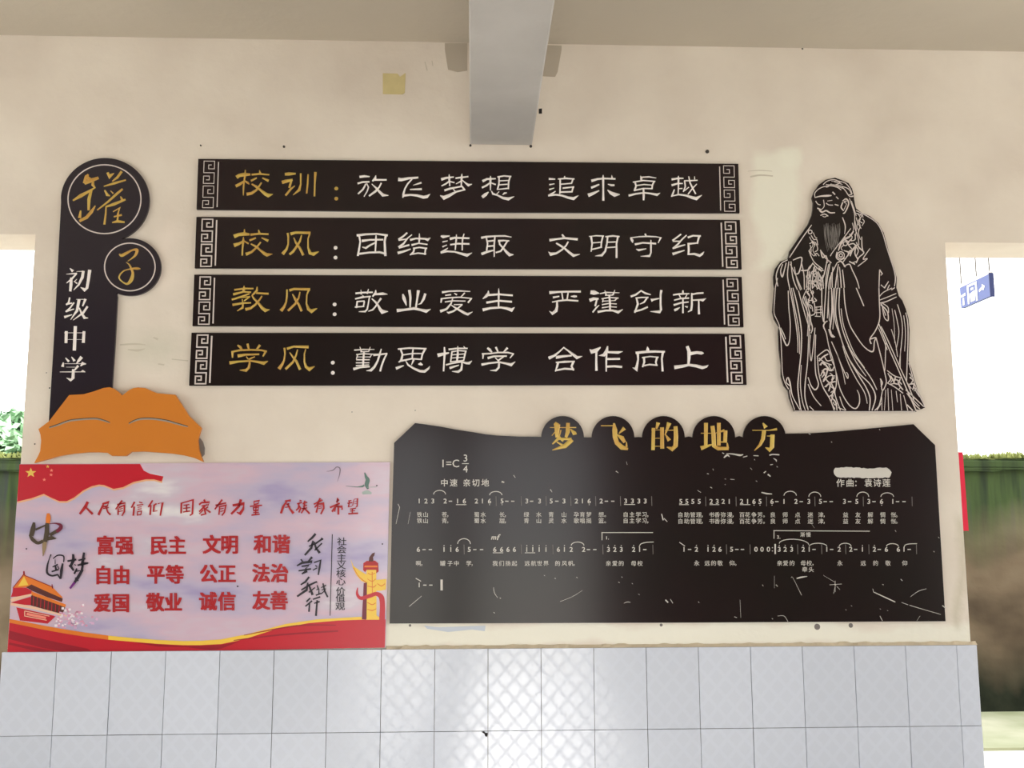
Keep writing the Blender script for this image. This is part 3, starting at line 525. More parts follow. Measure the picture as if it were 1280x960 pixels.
# ------------------------------------------------------------------ orange open book
BK = [(48.1, 536.4), (61.2, 526.6), (86.4, 493.8), (105, 492.7), (118, 489), (129, 485), (137, 484), (142.2, 485.7), (147, 489), (152.5, 494.4), (161.9, 487.2), (167, 485), (172.8, 484.3), (181.6, 485), (190, 489), (196.9, 491.6), (207, 492.5), (218.8, 493.3), (226.4, 504.7), (236.3, 520), (251.6, 534.9),
      (249.4, 541.9), (247.2, 550), (248.3, 561.6), (250.5, 569), (254.2, 577.5), (243, 572.5), (229.7, 569.2), (214, 566.8), (196.9, 565.5), (180, 564.4), (164, 564.8), (157.5, 569.9), (140, 569.9), (134.5, 566), (122, 565.3), (109.4, 565.5), (92, 567), (74.4, 569.9), (58, 574.5), (42.7, 578.6), (47, 571), (50.3, 563.8), (51.4, 550.6), (50.5, 543)]
t = empty('book_cutout', P(150, 530, 0)); tag(t, 'orange acrylic cutout of an open book at the foot of the name board', 'sign board')
slab('panel', BK, .013, .028, M['orange'], t)
for pts in (["~61.5,535,1 72,531.3,2.2 87,526,2.4 105,524,2.2 120,523.6,2 130,526,1.6 137.5,529,.6"], ["~161,530,.8 167,526.5,2 176,523.8,2.4 190,523.5,2.4 208,526,2.4 222,530,2 235,533.8,.8"]):
    m_ = MB(); stroke(m_, parse(pts[0], 0, 0, 1), .0284); m_.build('page_slit', M['slit'], t)
    m_ = MB(); p_ = [(x, y-1.0, .8) for x, y, w_ in parse(pts[0], 0, 0, 1)]; stroke(m_, p_, .0288); m_.build('slit_edge', M['dark'], t)
slab('backing_piece', [(244, 549), (249, 547), (253, 552), (255.5, 560), (255, 568), (252, 571), (244, 562)], 0, .011, M['edge'], t)

# ------------------------------------------------------------------ poster
PD = .006
t = empty('poster', P(250, 700, 0)); tag(t, 'glossy pink and lavender poster with red lettering, red flag and red ribbon', 'poster')
slab('panel', [(24.9, 580), (250, 578.6), (487.4, 577.8), (485, 690), (481.9, 809.6), (250, 813.5), (9.1, 816.4), (19.5, 648)], .0006, PD, M['poster'], t)
sA = 250/960
def cv(s, ox=0, oy=570, s_=sA): return [(a[0], a[1]) for a in parse(s, ox, oy, s_)]
layer = [PD]
def art(name, pts, m, grp=None):
    layer[0] += .00004; b = MB(); b.face([P(x, y, layer[0]) for x, y in reversed(pts)]); return b.build(name, M[m], t)
def ink(name, sts, m, ox, oy, s_, dw=10):
    layer[0] += .00004; b = MB()
    for s in sts: stroke(b, parse(s, ox, oy, s_, dw), layer[0], wk=(1.3 if m == 'redtext' else 1.1) if 'character' in name else 1)
    return b.build(name, M[m], t)
# pale cloud bands
fl = [(94, 40), (672, 38), (690, 70), (720, 85), (785, 98), (775, 122), (740, 112), (700, 112), (640, 125), (590, 150), (545, 158), (500, 140), (475, 137), (440, 145), (400, 165), (355, 200), (320, 217), (285, 217), (250, 202), (210, 182), (150, 203), (82, 219)]
fe = [(x*sA, 570+y*sA) for x, y in fl]
art('flag_edge', [(x+(0.6 if i > 4 else 0), y+(2.2 if 4 < i else 0)) for i, (x, y) in enumerate(fe)], 'peach')
art('flag', fe, 'red')
def star(cx, cy, r, m, name='star'):
    pts = [(cx+(r if k % 2 == 0 else r*.42)*math.sin(k*math.pi/5), cy-(r if k % 2 == 0 else r*.42)*math.cos(k*math.pi/5)*.9) for k in range(10)]; art(name, pts, m)
star(38.5, 591, 7.2, 'star')
for x, y in ((59.6, 583.2), (64.3, 588), (63.8, 593.5)): star(x, y, 2.5, 'star' if y < 585 else 'pinkst')
star(55.3, 599.6, 2.5, 'pinkst')
# gate tower
def gt(s): return cv(s, 0, 690, 140/1034)
for nm_, s, m in (('gate_roof', '220,190 240,218 490,330 580,420 545,432 420,360 290,300 240,325 185,330 120,335 180,255', 'ptop'), ('gate_gable', '222,225 165,318 262,305', 'yellow'),
                  ('gate_eave', '240,325 290,300 420,360 580,430 572,462 430,415 300,360', 'brown'), ('gate_wall', '120,330 240,328 300,362 290,405 100,415 115,370', 'red'), ('gate_eave', '290,362 610,485 600,512 290,398', 'ptop'),
                  ('gate_columns', '288,396 602,510 575,580 420,532 280,492', 'brown'), ('gate_roof', '95,440 120,420 290,385 292,402 108,462', 'cream'), ('gate_wall', '105,465 285,412 285,492 110,480', 'red'), ('gate_base', '150,510 515,592 440,662 185,632', 'red'),
                  ('gate_balustrade', '98,468 300,500 620,585 625,605 300,525 98,492', 'cream')):
    art(nm_, gt(s), m)
rb = random.Random(11)
for m_n, n_ in (('pinkfog', 46), ('blossom', 40), ('cloudw', 26)):
    ink('blossoms', ['%f,%f,%f %f,%f,%f' % (x, y, w_, x+rb.uniform(8, 20), y+rb.uniform(-6, 6), w_) for x, y, w_ in [(rb.gauss(640, 75), rb.gauss(620, 50), rb.uniform(10, 26)) for _ in range(n_)] if y < 715 and x > 500], m_n, 0, 690, 140/1034)
ink('gate_ridge', ['220,180,16 222,210,14', '480,300,10 485,335,12', '225,215,8 490,325,8', '225,200,8 120,330,8'], 'red2', 0, 690, 140/1034)
ink('gate_banner', ['230,545,8 455,592,8', '225,590,8 430,630,8', '228,545,8 228,590,8'], 'cream', 0, 690, 140/1034)
ink('gate_banner', ['250,572,26 420,608,26'], 'pinkst', 0, 690, 140/1034)
ink('gate_columns', ['%d,%d,6 %d,%d,6' % (x, 405+(x-300)*.36, x-4, 490+(x-300)*.3) for x in range(310, 580, 34)], 'red', 0, 690, 140/1034)
# ribbon of red along the foot
S = sA
low = [(45, 800), (120, 815), (200, 832), (300, 850), (400, 866), (520, 882), (640, 892), (760, 902), (880, 908), (960, 908), (1061, 903), (1171, 880), (1321, 832), (1481, 802), (1621, 790), (1780, 784), (1851, 784)]
up = [(45, 782), (120, 796), (200, 812), (300, 830), (400, 846), (520, 862), (640, 874), (760, 883), (880, 888), (960, 887), (1061, 880), (1201, 852), (1371, 806), (1521, 784), (1721, 772), (1800, 772)]
pt = lambda L_: [(x*S, 570+y*S) for x, y in L_]
base = pt([(1847, 920), (960, 935), (35, 946)])
art('ribbon_edge', pt(up[:6])+list(reversed(pt(low[:7]))), 'ptop'); art('ribbon_edge', pt(up[5:])+list(reversed(pt(low[5:-1]))), 'yellow')
art('ribbon', pt(low)+base, 'red')
art('ribbon_fold', pt([(45, 838), (160, 868), (300, 900), (420, 925), (440, 938), (300, 938), (200, 920), (42, 878)]), 'red2')
art('ribbon_fold', pt([(45, 895), (200, 925), (280, 941), (200, 943), (42, 905)]), 'red2')
art('ribbon_fold', pt([(640, 895), (880, 912), (1060, 906), (1150, 890), (1060, 925), (1010, 932), (900, 918), (760, 915)]), 'red2')
ink('ribbon_fold', ['~200,885,4 430,858,8 700,840,8', '~250,860,3 500,815,7 690,812,4'], 'red2', 240, 570, sA)
# ornamental column
sH = 80/549
def hb(s): return cv(s, 420, 680, sH)
for nm_, s, m in (('column_cloud', '125,128 150,190 215,235 262,262 262,338 215,315 172,262 145,205', 'yellow'), ('column_cloud', '345,308 432,300 428,392 378,402 345,400', 'yellow'), ('column_shaft', '262,205 346,205 348,645 260,648', 'yellow'),
                  ('column_shaft', '238,335 266,330 262,648 222,646', 'maroon'), ('column_cap', '235,165 262,145 335,142 362,165 366,235 345,252 345,222 262,222 250,242 232,222', 'redtext'), ('column_band', '245,185 355,185 358,200 242,200', 'ptop'), ('column_beast', '280,150 285,115 310,80 335,72 328,100 318,112 322,150', 'brown'),
                  ('column_foot', '335,600 385,640 380,650 256,650 275,620', 'yellow')):
    art(nm_, hb(s), m)
ink('column_relief', ['~275,250,6 300,262,6 335,250,6', '~270,300,5 310,320,7 340,300,5', '~270,360,6 320,370,8 345,350,6', '~268,500,6 310,520,8 340,505,6', '~270,560,6 310,570,8 345,555,6', '~262,330,6 230,310,8 190,270,6 150,205,6', '~355,340,6 390,360,8 420,340,6', '310,240,8 312,420,6'], 'ptop', 420, 680, sH)
ink('column_ribbon', ['~185,375,8 182,430,22 215,465,30 290,445,34 345,428,34 388,455,44 398,530,44 395,645,50'], 'red', 420, 680, sH)
# birds and pale fog
ink('bird', ['~100,230,6 150,225,10 200,210,14 250,165,14 300,190,16 290,290,12 260,380,5'], 'greyink', 400, 570, 100/1200)
ink('bird', ['~670,250,14 690,310,40 715,360,60 700,430,60 720,490,30', '390,450,6 560,465,12 640,455,28 660,440,30'], 'bird', 400, 570, 100/1200)
ink('bird', ['~640,560,40 700,545,60 770,560,30', '~710,470,8 850,465,10'], 'birdl', 400, 570, 100/1200)
for x, y, r in ((471, 607, 1), (478, 680, 1), (33, 686, 1), (297, 733, 1)): art('pin', ell(x, y, r, r, n=8)[:-1], 'ink')
# brush title
TI = [["100,65,14 85,95,16 50,140,12", "85,95,8 130,140,14", "195,75,8 235,65,12 225,90,8 200,95,8", "200,80,10 170,145,14", "200,105,6 235,100,6", "215,90,8 230,130,8 245,145,10", "290,80,8 340,70,8", "320,55,10 280,110,8", "300,100,8 335,85,10 335,125,8 320,152,8", "295,105,8 295,145,8", "305,110,5 325,105,5", "300,125,5 325,120,5", "400,65,10 380,100,8", "398,95,10 392,150,10", "430,65,6 450,70,6", "415,85,6 455,80,6", "420,98,5 445,95,5", "420,110,5 445,107,5", "420,125,6 445,122,6 440,145,6 418,148,6 420,125,6", "515,55,8 490,95,10", "505,85,8 500,145,10", "540,75,8 525,85,8 522,125,8 545,120,6", "550,75,6 580,68,8 565,150,8"],
  ["700,70,10 698,135,10", "700,72,7 775,50,9 770,140,9 755,150,8", "715,85,6 750,80,6", "733,85,8 733,125,8", "712,105,6 755,100,6", "712,128,7 755,122,7", "845,50,10 850,60,10", "815,80,10 830,68,8 880,65,9 870,85,8", "830,90,7 865,82,7", "850,90,9 815,125,9", "845,100,8 855,140,9 825,148,8", "840,115,6 815,140,6", "870,95,7 850,110,7", "855,110,7 885,130,10", "920,85,8 985,70,8", "960,50,10 915,110,8", "940,95,8 985,85,10 975,130,8 960,150,8", "945,100,8 940,145,8", "950,108,5 970,105,5", "950,125,5 970,120,5", "1030,85,12 1100,75,16 1095,110,12 1075,140,14 1055,130,6", "1080,50,14 1070,90,12 1020,140,12", "1165,60,6 1200,55,8 1190,75,6 1165,80,6 1165,60,6", "1140,92,8 1215,85,8", "1160,100,6 1195,97,6 1190,118,6 1162,120,6 1160,100,6", "1178,90,6 1175,145,7", "1160,132,6 1195,130,6", "1150,148,8 1200,142,8"],
  ["260,110,14 325,105,24", "280,115,18 235,180,20 210,260,24", "275,150,14 310,145,14", "260,190,12 320,180,14", "290,150,16 320,210,18 360,260,28", "440,105,16 460,110,14", "410,145,16 465,130,14", "430,140,14 425,200,16 395,225,14", "435,170,12 450,200,14 430,250,16", "505,110,16 480,150,14", "490,140,12 530,125,14", "480,175,12 525,165,14", "465,205,14 530,195,12", "500,140,14 490,210,16 460,260,14", "500,205,16 560,265,20", "615,150,14 715,100,18", "690,80,20 660,150,18 625,190,14", "660,150,14 730,140,22 735,200,18 700,270,18", "665,160,14 645,250,20", "675,180,10 710,170,10", "670,205,10 710,195,10", "890,120,14 920,95,20", "905,75,14 900,130,20", "815,190,20 930,140,18", "900,150,18 840,240,22", "870,180,14 960,180,24 960,215,20", "880,190,14 870,240,14", "915,170,20 915,275,22", "1040,110,14 1075,105,10", "1030,140,14 1085,130,12", "1050,115,12 1040,185,14 1080,175,10", "1110,90,10 1150,80,12 1145,180,12 1130,185,10", "1105,95,8 1090,170,10", "1110,120,6 1140,115,6", "1110,145,6 1140,140,6", "1060,210,12 1130,200,12", "1090,205,14 1085,260,14", "1060,235,10 1120,230,10", "1040,268,16 1155,262,18"]]
for L_, ox, s_, cuts in ((TI[0], 90, 250/1280, (2, 6, 12, 19, 23)), (TI[1], 90, 250/1280, (6, 14, 20, 22, 28)), (TI[2], 330, 130/1280, (5, 15, 21, 28, 39))):
    a_ = 0
    for c_ in cuts: ink('slogan_character', L_[a_:c_], 'redtext', ox, 615, s_); a_ = c_
# twelve two-character values
VAL = [(682, '富强', 131.5, 155.5), (682, '民主', 198.7, 221.4), (681, '文明', 264.7, 286.9), (680.5, '和谐', 328.5, 351.5), (719.2, '自由', 129, 151.8), (718.4, '平等', 194.8, 218.3), (717.4, '公正', 260.8, 283.8), (716.8, '法治', 326.5, 349.4),
       (754, '爱国', 128, 151), (753.2, '敬业', 194, 216.7), (752, '诚信', 260, 283.5), (751, '友善', 326.7, 348.6)]
for y, s, xa, xb in VAL:
    
    for ch, x in ((s[0], xa), (s[1], xb)): b = MB(); put(b, ch, x, y, 24.5, layer[0], .06, .93); b.build('value_character', M['redtext'], t)
for ch, y, x in zip('社会主义核心价值观', (677, 687, 697.4, 706.8, 717, 727, 739, 747.8, 758), (427.3, 427, 426.8, 426.5, 426.2, 426, 425.8, 425.5, 425.2)): b = MB(); put(b, ch, x, y, 10.5, layer[0], .02, 1.18); b.build('title_character', M['ink'], t)
ink('rule_line', ['415.4,668,1.1 412.6,769.5,1.1'], 'ink', 0, 0, 1)
sB = 80/549
BW = ["235,120,20 210,150,18 170,185,12", "180,225,10 240,200,14 290,165,16", "215,180,16 200,240,18 145,300,16", "225,190,14 240,240,16 270,280,22", "290,200,12 230,260,12", "285,160,20 300,165,14", "112,338,14 128,362,12", "205,320,20 172,358,12", "78,392,12 120,368,18 208,356,20 190,380,8", "118,398,12 182,388,16 152,415,10 158,440,18 120,462,12", "92,436,12 195,420,16", "225,365,12 280,345,14 270,410,16 260,470,12", "235,390,10 250,400,10", "215,430,10 250,410,10",
   "180,490,16 150,530,16 110,555,12", "115,600,12 180,560,16 245,530,14", "170,540,14 160,600,18 80,655,16", "180,560,14 210,640,22", "230,580,10 180,620,12", "240,530,14 250,535,10", "250,560,10 260,590,12 245,600,10", "265,590,10 265,640,10", "240,645,12 285,630,10", "285,580,8 325,560,10", "290,600,8 325,590,8", "300,545,12 315,610,14 340,660,14", "320,600,8 285,635,8", "190,670,12 160,700,14", "205,695,14 150,740,12", "185,710,12 180,785,16", "215,680,12 275,660,14", "225,715,10 270,700,14", "250,690,14 240,820,18"]
a_ = 0
for c_ in (6, 11, 14, 20, 27, 33): ink('brush_character', BW[a_:c_], 'ink', 360, 650, sB); a_ = c_
# big brush characters
sC = 110/1056
ink('brush_character', ['~385,20,30 388,70,54 380,135,44'], 'ptop', 20, 640, sC)
ink('brush_character', ['345,340,56 338,430,44 325,530,8'], 'khaki', 20, 640, sC)
ink('brush_character', ['215,130,30 205,200,54 185,275,56', '~165,275,24 200,330,40 260,372,34 320,350,36', '240,210,26 350,160,18', '372,140,44 370,250,54 350,350,52', '380,320,40 430,310,44 480,318,10', '520,210,44 410,275,40'], 'olive', 20, 640, sC)
ink('brush_character', ['~400,142,8 470,136,14 530,155,32 535,190,44 490,235,34'], 'maroon', 20, 640, sC)
ink('brush_character', ['~420,510,14 400,560,10 375,650,20 375,730,24 430,765,20 500,750,18', '~445,560,10 500,520,14 570,530,16 572,600,14', '560,620,22 545,700,32 535,800,22', '500,750,16 530,800,18', '440,660,14 500,630,18', '470,570,8 470,620,12', '470,640,24 480,690,24', '430,715,18 510,690,20', '500,650,12 515,680,14',
   '685,510,26 690,580,34 650,660,30', '620,590,20 720,570,24', '650,640,34 690,700,24', '700,630,12 720,640,12', '815,490,26 805,570,30 790,640,34', '750,580,18 830,560,20', '740,640,20 810,620,30 865,612,16', '730,680,20 700,740,24', '720,710,20 790,705,30 740,790,34 700,850,30', '710,790,14 745,825,20', '660,660,12 640,640,20', '800,640,26 790,700,30'], 'ink', 20, 640, sC)
ink('brush_character', ['700,850,32 650,915,24'], 'purple', 20, 640, sC)

# ------------------------------------------------------------------ song board
t = empty('song_board', P(835, 660, 0)); tag(t, 'wide black song board with five round knobs on top and gold title', 'sign board')
out = [(487, 779.4), (489.8, 650), (492.7, 553.6), (518.8, 528.8), (532, 530.5), (550, 533.2), (570, 537), (592.5, 540.4), (606, 542.8), (620.6, 544.3), (648.8, 545.7), (676.5, 546)]
cx5 = [703.3, 766.3, 829.4, 892.4, 955.6]
for i, cx in enumerate(cx5):
    yb = 546-.5*i; r = 26.6
    out += [(cx+r*math.cos(a), 546.6+(-26.6)*math.sin(a)) for a in [math.radians(180-180*k/22) for k in range(23)]]
    if i < 4: out += [(cx+31.5, 546.8-.6*i)]
out += [(981.9, 542), (1012.8, 541.5), (1043.8, 539.5), (1083, 536), (1125, 532), (1142, 530.3), (1168.9, 556.4), (1175, 660), (1182, 776.6), (835, 778.4)]
slab('panel', out, .0006, BD, M['panel'], t)
for rx, ox, sts in ((0, 670, [["190,112,34 212,130,46 210,250,36", "320,115,40 318,200,42 300,250,30", "140,155,8 400,155,12", "215,170,14 160,235,10", "345,170,10 385,215,44 405,220,10", "250,180,14 230,260,10", "230,250,20 270,290,24", "240,250,36 165,320,14", "230,268,24 350,270,30", "355,280,50 290,340,44 165,380,10", "210,300,14 260,330,24"],
        ["650,137,10 775,137,12", "780,115,20 788,180,50 790,250,46 810,310,44 860,355,48 915,370,26", "905,300,10 905,345,24", "880,165,44 830,215,10", "810,225,10 860,260,44 885,300,34"]]),
      (0, 820, [["20,112,44 5,165,20", "-25,165,38 -30,375,40", "60,160,42 62,360,44", "-45,180,8 75,180,8", "-25,262,8 60,262,8", "-25,342,8 60,342,8", "130,115,50 90,230,10", "90,185,8 200,180,12", "195,150,44 200,250,44 195,340,44 160,372,38 110,350,10", "95,225,10 130,280,44"],
        ["500,115,44 498,340,38", "450,212,8 560,212,8", "455,360,48 560,325,14", "565,145,44 575,220,42 580,340,42 620,365,36 720,365,36", "718,360,26 712,310,14", "555,235,8 610,205,8 680,185,30", "628,115,42 628,330,42", "695,190,42 690,300,38 650,300,14"],
        ["1070,112,14 1095,150,48", "965,183,9 1150,183,10", "1140,182,12 1205,172,28", "1080,190,44 1070,270,38 1040,330,28 985,385,8", "1110,240,8 1150,240,12", "1165,232,48 1160,350,44 1135,380,32 1095,355,8"]])):
    for ch in sts:
        m_ = MB()
        for i, s in enumerate(ch): stroke(m_, parse(s, ox, 515, .125), BD, .003+.0002*(i % 5))
        m_.build('title_character', M['gold'], t)
L1 = BD+.0004
def line(name, items, y, size, m='print', off=.02, latin=False, ax=1.0, dy=0):
    if size >= 9:                # legible characters: a part each
        for ch, x in items:
            b = MB(); put(b, ch, x, y+dy, size, L1, off, ax, 0, latin); b.build(name, M[m], t)
        return
    b = MB()
    for ch, x in items: put(b, ch, x, y+dy, size, L1, off, ax, 0, latin)
    return tag(b.build(name, M[m], t), kind='stuff')
line('key_signature', [('1', 553.8), ('=', 561), ('C', 569.8)], 579.3, 13.5, off=.008, latin=True)
line('key_signature', [('3', 581.8)], 572.6, 12.5, off=.004, latin=True); line('key_signature', [('4', 581.8)], 586.2, 12.5, off=.004, latin=True)
m_ = MB(); stroke(m_, [(577.5, 579.5, 1), (586, 579.5, 1)], L1, ext=0); m_.build('key_signature', M['print'], t)
line('tempo_character', zip('中速亲切地', (555.5, 567, 583.5, 594.8, 606.5)), 603.6, 10, off=.02)
line('composer_character', zip('作曲：袁诗莲', (1050.5, 1062.5, 1072.5, 1085.5, 1096.5, 1108)), 603.8, 10.5, off=.02)
# numbered notation
def notes(name, s, y, m='print'):
    """tokens: glyph@x ; '|' barline, '-' dash, trailing ' = dot above, _ = dot below"""
    b = MB(); bars = MB()
    for tk in s.split():
        g, x = tk.split('@'); x = float(x)
        if g[0] == '|': stroke(bars, [(x, y-6, .8), (x+.3, y+6, .8)], L1, ext=0); continue
        if g[0] == '-': stroke(b, [(x-2.1, y+.2, 1.3), (x+2.1, y+.2, 1.3)], L1, ext=0); continue
        if g[0] == ':':
            for dy in (-2, 2): stroke(b, [(x-.6, y+dy, 1.3), (x+.6, y+dy, 1.3)], L1, ext=0)
            continue
        put(b, g[0], x, y, 8.4, L1, .03, 1.05, 0, True)
        if "'" in g: stroke(b, [(x-.5, y-4.9, 1.1), (x+.6, y-4.9, 1.1)], L1, ext=0)
        if '_' in g: stroke(b, [(x-.5, y+4.6, 1.1), (x+.6, y+4.6, 1.1)], L1, ext=0)
    tag(b.build(name, M[m], t), kind='stuff'); tag(bars.build('bar_lines', M['faint'], t), kind='stuff')
notes('notation_row', '1@524 2@532.5 3@541 2@556.5 -@563 1@572 6_@580.5 2@595.5 1@603 6_@612 |@620 5_@627.5 -@633.5 -@641 |@651.5 3@658.5 -@664.5 3@674.5 |@682.5 5@689 -@696 3@705 |@713.5 2@720.5 1@728 6_@736.5 |@744.5 2@751.5 -@758 -@766 |@775.5 3@782 3@790.5 3@798.5 3@806.5 |@814.5', 626.3)
notes('notation_row', '5@851 5@858.5 5@866 5@874 |@882 2@889 3@896.5 2@904 1@911.5 |@920 2@927 1@934.5 6_@942.5 5_@950 |@958 6_@965 -@971 1@980 2@995 -@1001.5 3@1011 |@1018.5 5@1025.5 -@1031.5 -@1039 3@1055.5 -@1062 5@1071 |@1079 3@1086 -@1092.5 6_@1102 1@1116 -@1122 -@1130 |@1140', 626.8)
notes('notation_row', "6@523 -@530 -@538 1'@555 1'@563.5 6@571.5 |@580 5@586.5 -@593.5 -@602 6@618.5 6@627 6@635 6@643 |@651.5 1'@658.5 1'@666 1'@674 1'@682.5 |@691 6@698 1'@705.5 2@714 2@729.5 -@735.5 -@743.5 |@753.5 3'@760.5 2'@768.5 3'@776.5 2'@792 1@799.5 -@806 |@816", 686.8)
notes('notation_row', "1@855 -@862 2'@870.5 1'@885 2'@892.5 6@900 |@908 5@914.5 -@921 -@928 |@937.5 0@945 0@952.5 0@960.5 :@965.5 3'@974 2'@981.5 3'@989.5 |@997 2'@1004 1@1011.5 -@1017.5 |@1027 1@1033.5 -@1039.5 2@1049 |@1057 2@1063.5 -@1069.5 1'@1078 |@1086 2'@1093 -@1099 6@1108 6@1123 1@1130 -@1136.5 |@1145.5", 686.6)
notes('notation_row', "1@524 -@531 -@538.5", 731.2)
b = MB()
for x0_, x1_, y in ((570, 583, 630.8), (780, 794, 630.6), (849, 861, 630.8), (887, 899, 630.8), (925, 938, 630.8), (616, 629, 691), (656, 669, 691)): stroke(b, [(x0_, y, .9), (x1_, y, .9)], L1, ext=0)
tag(b.build('underlines', M['print'], t), kind='stuff')
b = MB()
for x0_, y0_, x1_, y1_, yt in ((542, 618, 557, 618, 613), (612, 619, 627.5, 619, 614.3), (980, 619.5, 995.5, 619.5, 614), (1011, 621, 1026, 621, 615), (1071, 621, 1086, 621, 615), (1101, 621, 1117, 621, 616), (572, 680, 588, 680, 673.3), (714, 682, 730, 682, 677.5),
                              (974, 679.5, 1011, 681, 674), (1011.5, 683, 1033.5, 683, 679), (1049, 683, 1064, 683, 679), (1108, 683, 1123, 683, 679.5)):
    stroke(b, [(x0_+(x1_-x0_)*(.5-.5*math.cos(a)), y0_+(y1_-y0_)*(.5-.5*math.cos(a))-((y0_+y1_)/2-yt)*math.sin(a), .9) for a in [math.pi*k/12 for k in range(13)]], L1, ext=0)
for s in ('~799,684,.9 801,680,.9 808,678,.9 817,677.5,.9', '~1130,684,.9 1132,681,.9 1138,679.8,.9 1146,679.6,.9', '752.5,675,1 752.5,665.7,1', '752,665.7,1 816,665.7,1', '967.5,673,1 967.5,663.3,1', '967,663.3,1 1087,664,1', '849.5,678,1.1 856,682.5,1', '520,723,1.2 526,726.5,1.2'): stroke(b, parse(s, 0, 0, 1), L1, ext=.5)
tag(b.build('slurs_and_brackets', M['print'], t), kind='stuff')
b = MB(); stroke(b, [(969, 680, 2), (969, 692.5, 2)], L1, ext=0); stroke(b, [(552, 724.5, 3.2), (552, 738, 3.2)], L1, ext=0); b.build('bar_lines', M['print'], t)
line('small_marks', [('1', 758.2), ('.', 760.6)], 672.3, 5.5, off=.04, latin=True); line('small_marks', [('2', 972.6), ('.', 975)], 671.3, 5.5, off=.04, latin=True)
b = MB(); put(b, 'm', 617.5, 671.5, 8.5, L1, .04, 1, .25, True); put(b, 'f', 623, 671.5, 10, L1, .04, 1, .3, True); b.build('small_marks', M['print'], t)
line('small_marks', zip('渐慢', (1003.3, 1010.5)), 668.3, 6.2, off=.015)
LS, LO = 7.0, .009
def lyr(s, xs, y): line('lyric_line', zip(s, xs), y, LS, off=LO)
X1 = (524.5, 532, 555.5, 561.5, 596, 604, 627.5, 633.5, 658, 673.5, 689, 705, 720.5, 728, 736, 751.5, 758.5, 782, 790, 798, 805.5, 811.5)
lyr('铁山苍，蜀水长，绿水青山孕育梦想。自主学习，', X1, 643.3); lyr('铁山青，蜀水甜，青山灵水歌唱摇篮。自主学习，', X1, 651)
X2 = (850.5, 858.5, 866, 873.5, 879.5, 889.5, 896.5, 904, 912, 918, 927.5, 934.5, 942.5, 950, 957, 966, 981.5, 997, 1013, 1026, 1032, 1057, 1072.5, 1088, 1103.5, 1117, 1123)
for y in (643.6, 651.6): lyr('自助管理，书香弥漫，百花争芳。良师点迷津，益友解惆怅。', X2, y)
lyr('啊，罐子中学，我们扬起远航世界的风帆。亲爱的母校', (523, 529, 553.5, 562.5, 570.5, 586, 592, 619, 627, 635, 643, 659, 667, 674.5, 682.5, 697, 705.5, 713.5, 719.5, 760.5, 768.5, 776.5, 792, 800), 704.3)
lyr('永远的敬仰。亲爱的母校，永远的敬仰', (871, 884, 892, 900, 915, 921.5, 974.5, 982, 990, 1004, 1011.5, 1018, 1050, 1079, 1094.5, 1110, 1131), 704)
lyr('牵头', (1006, 1014), 712)
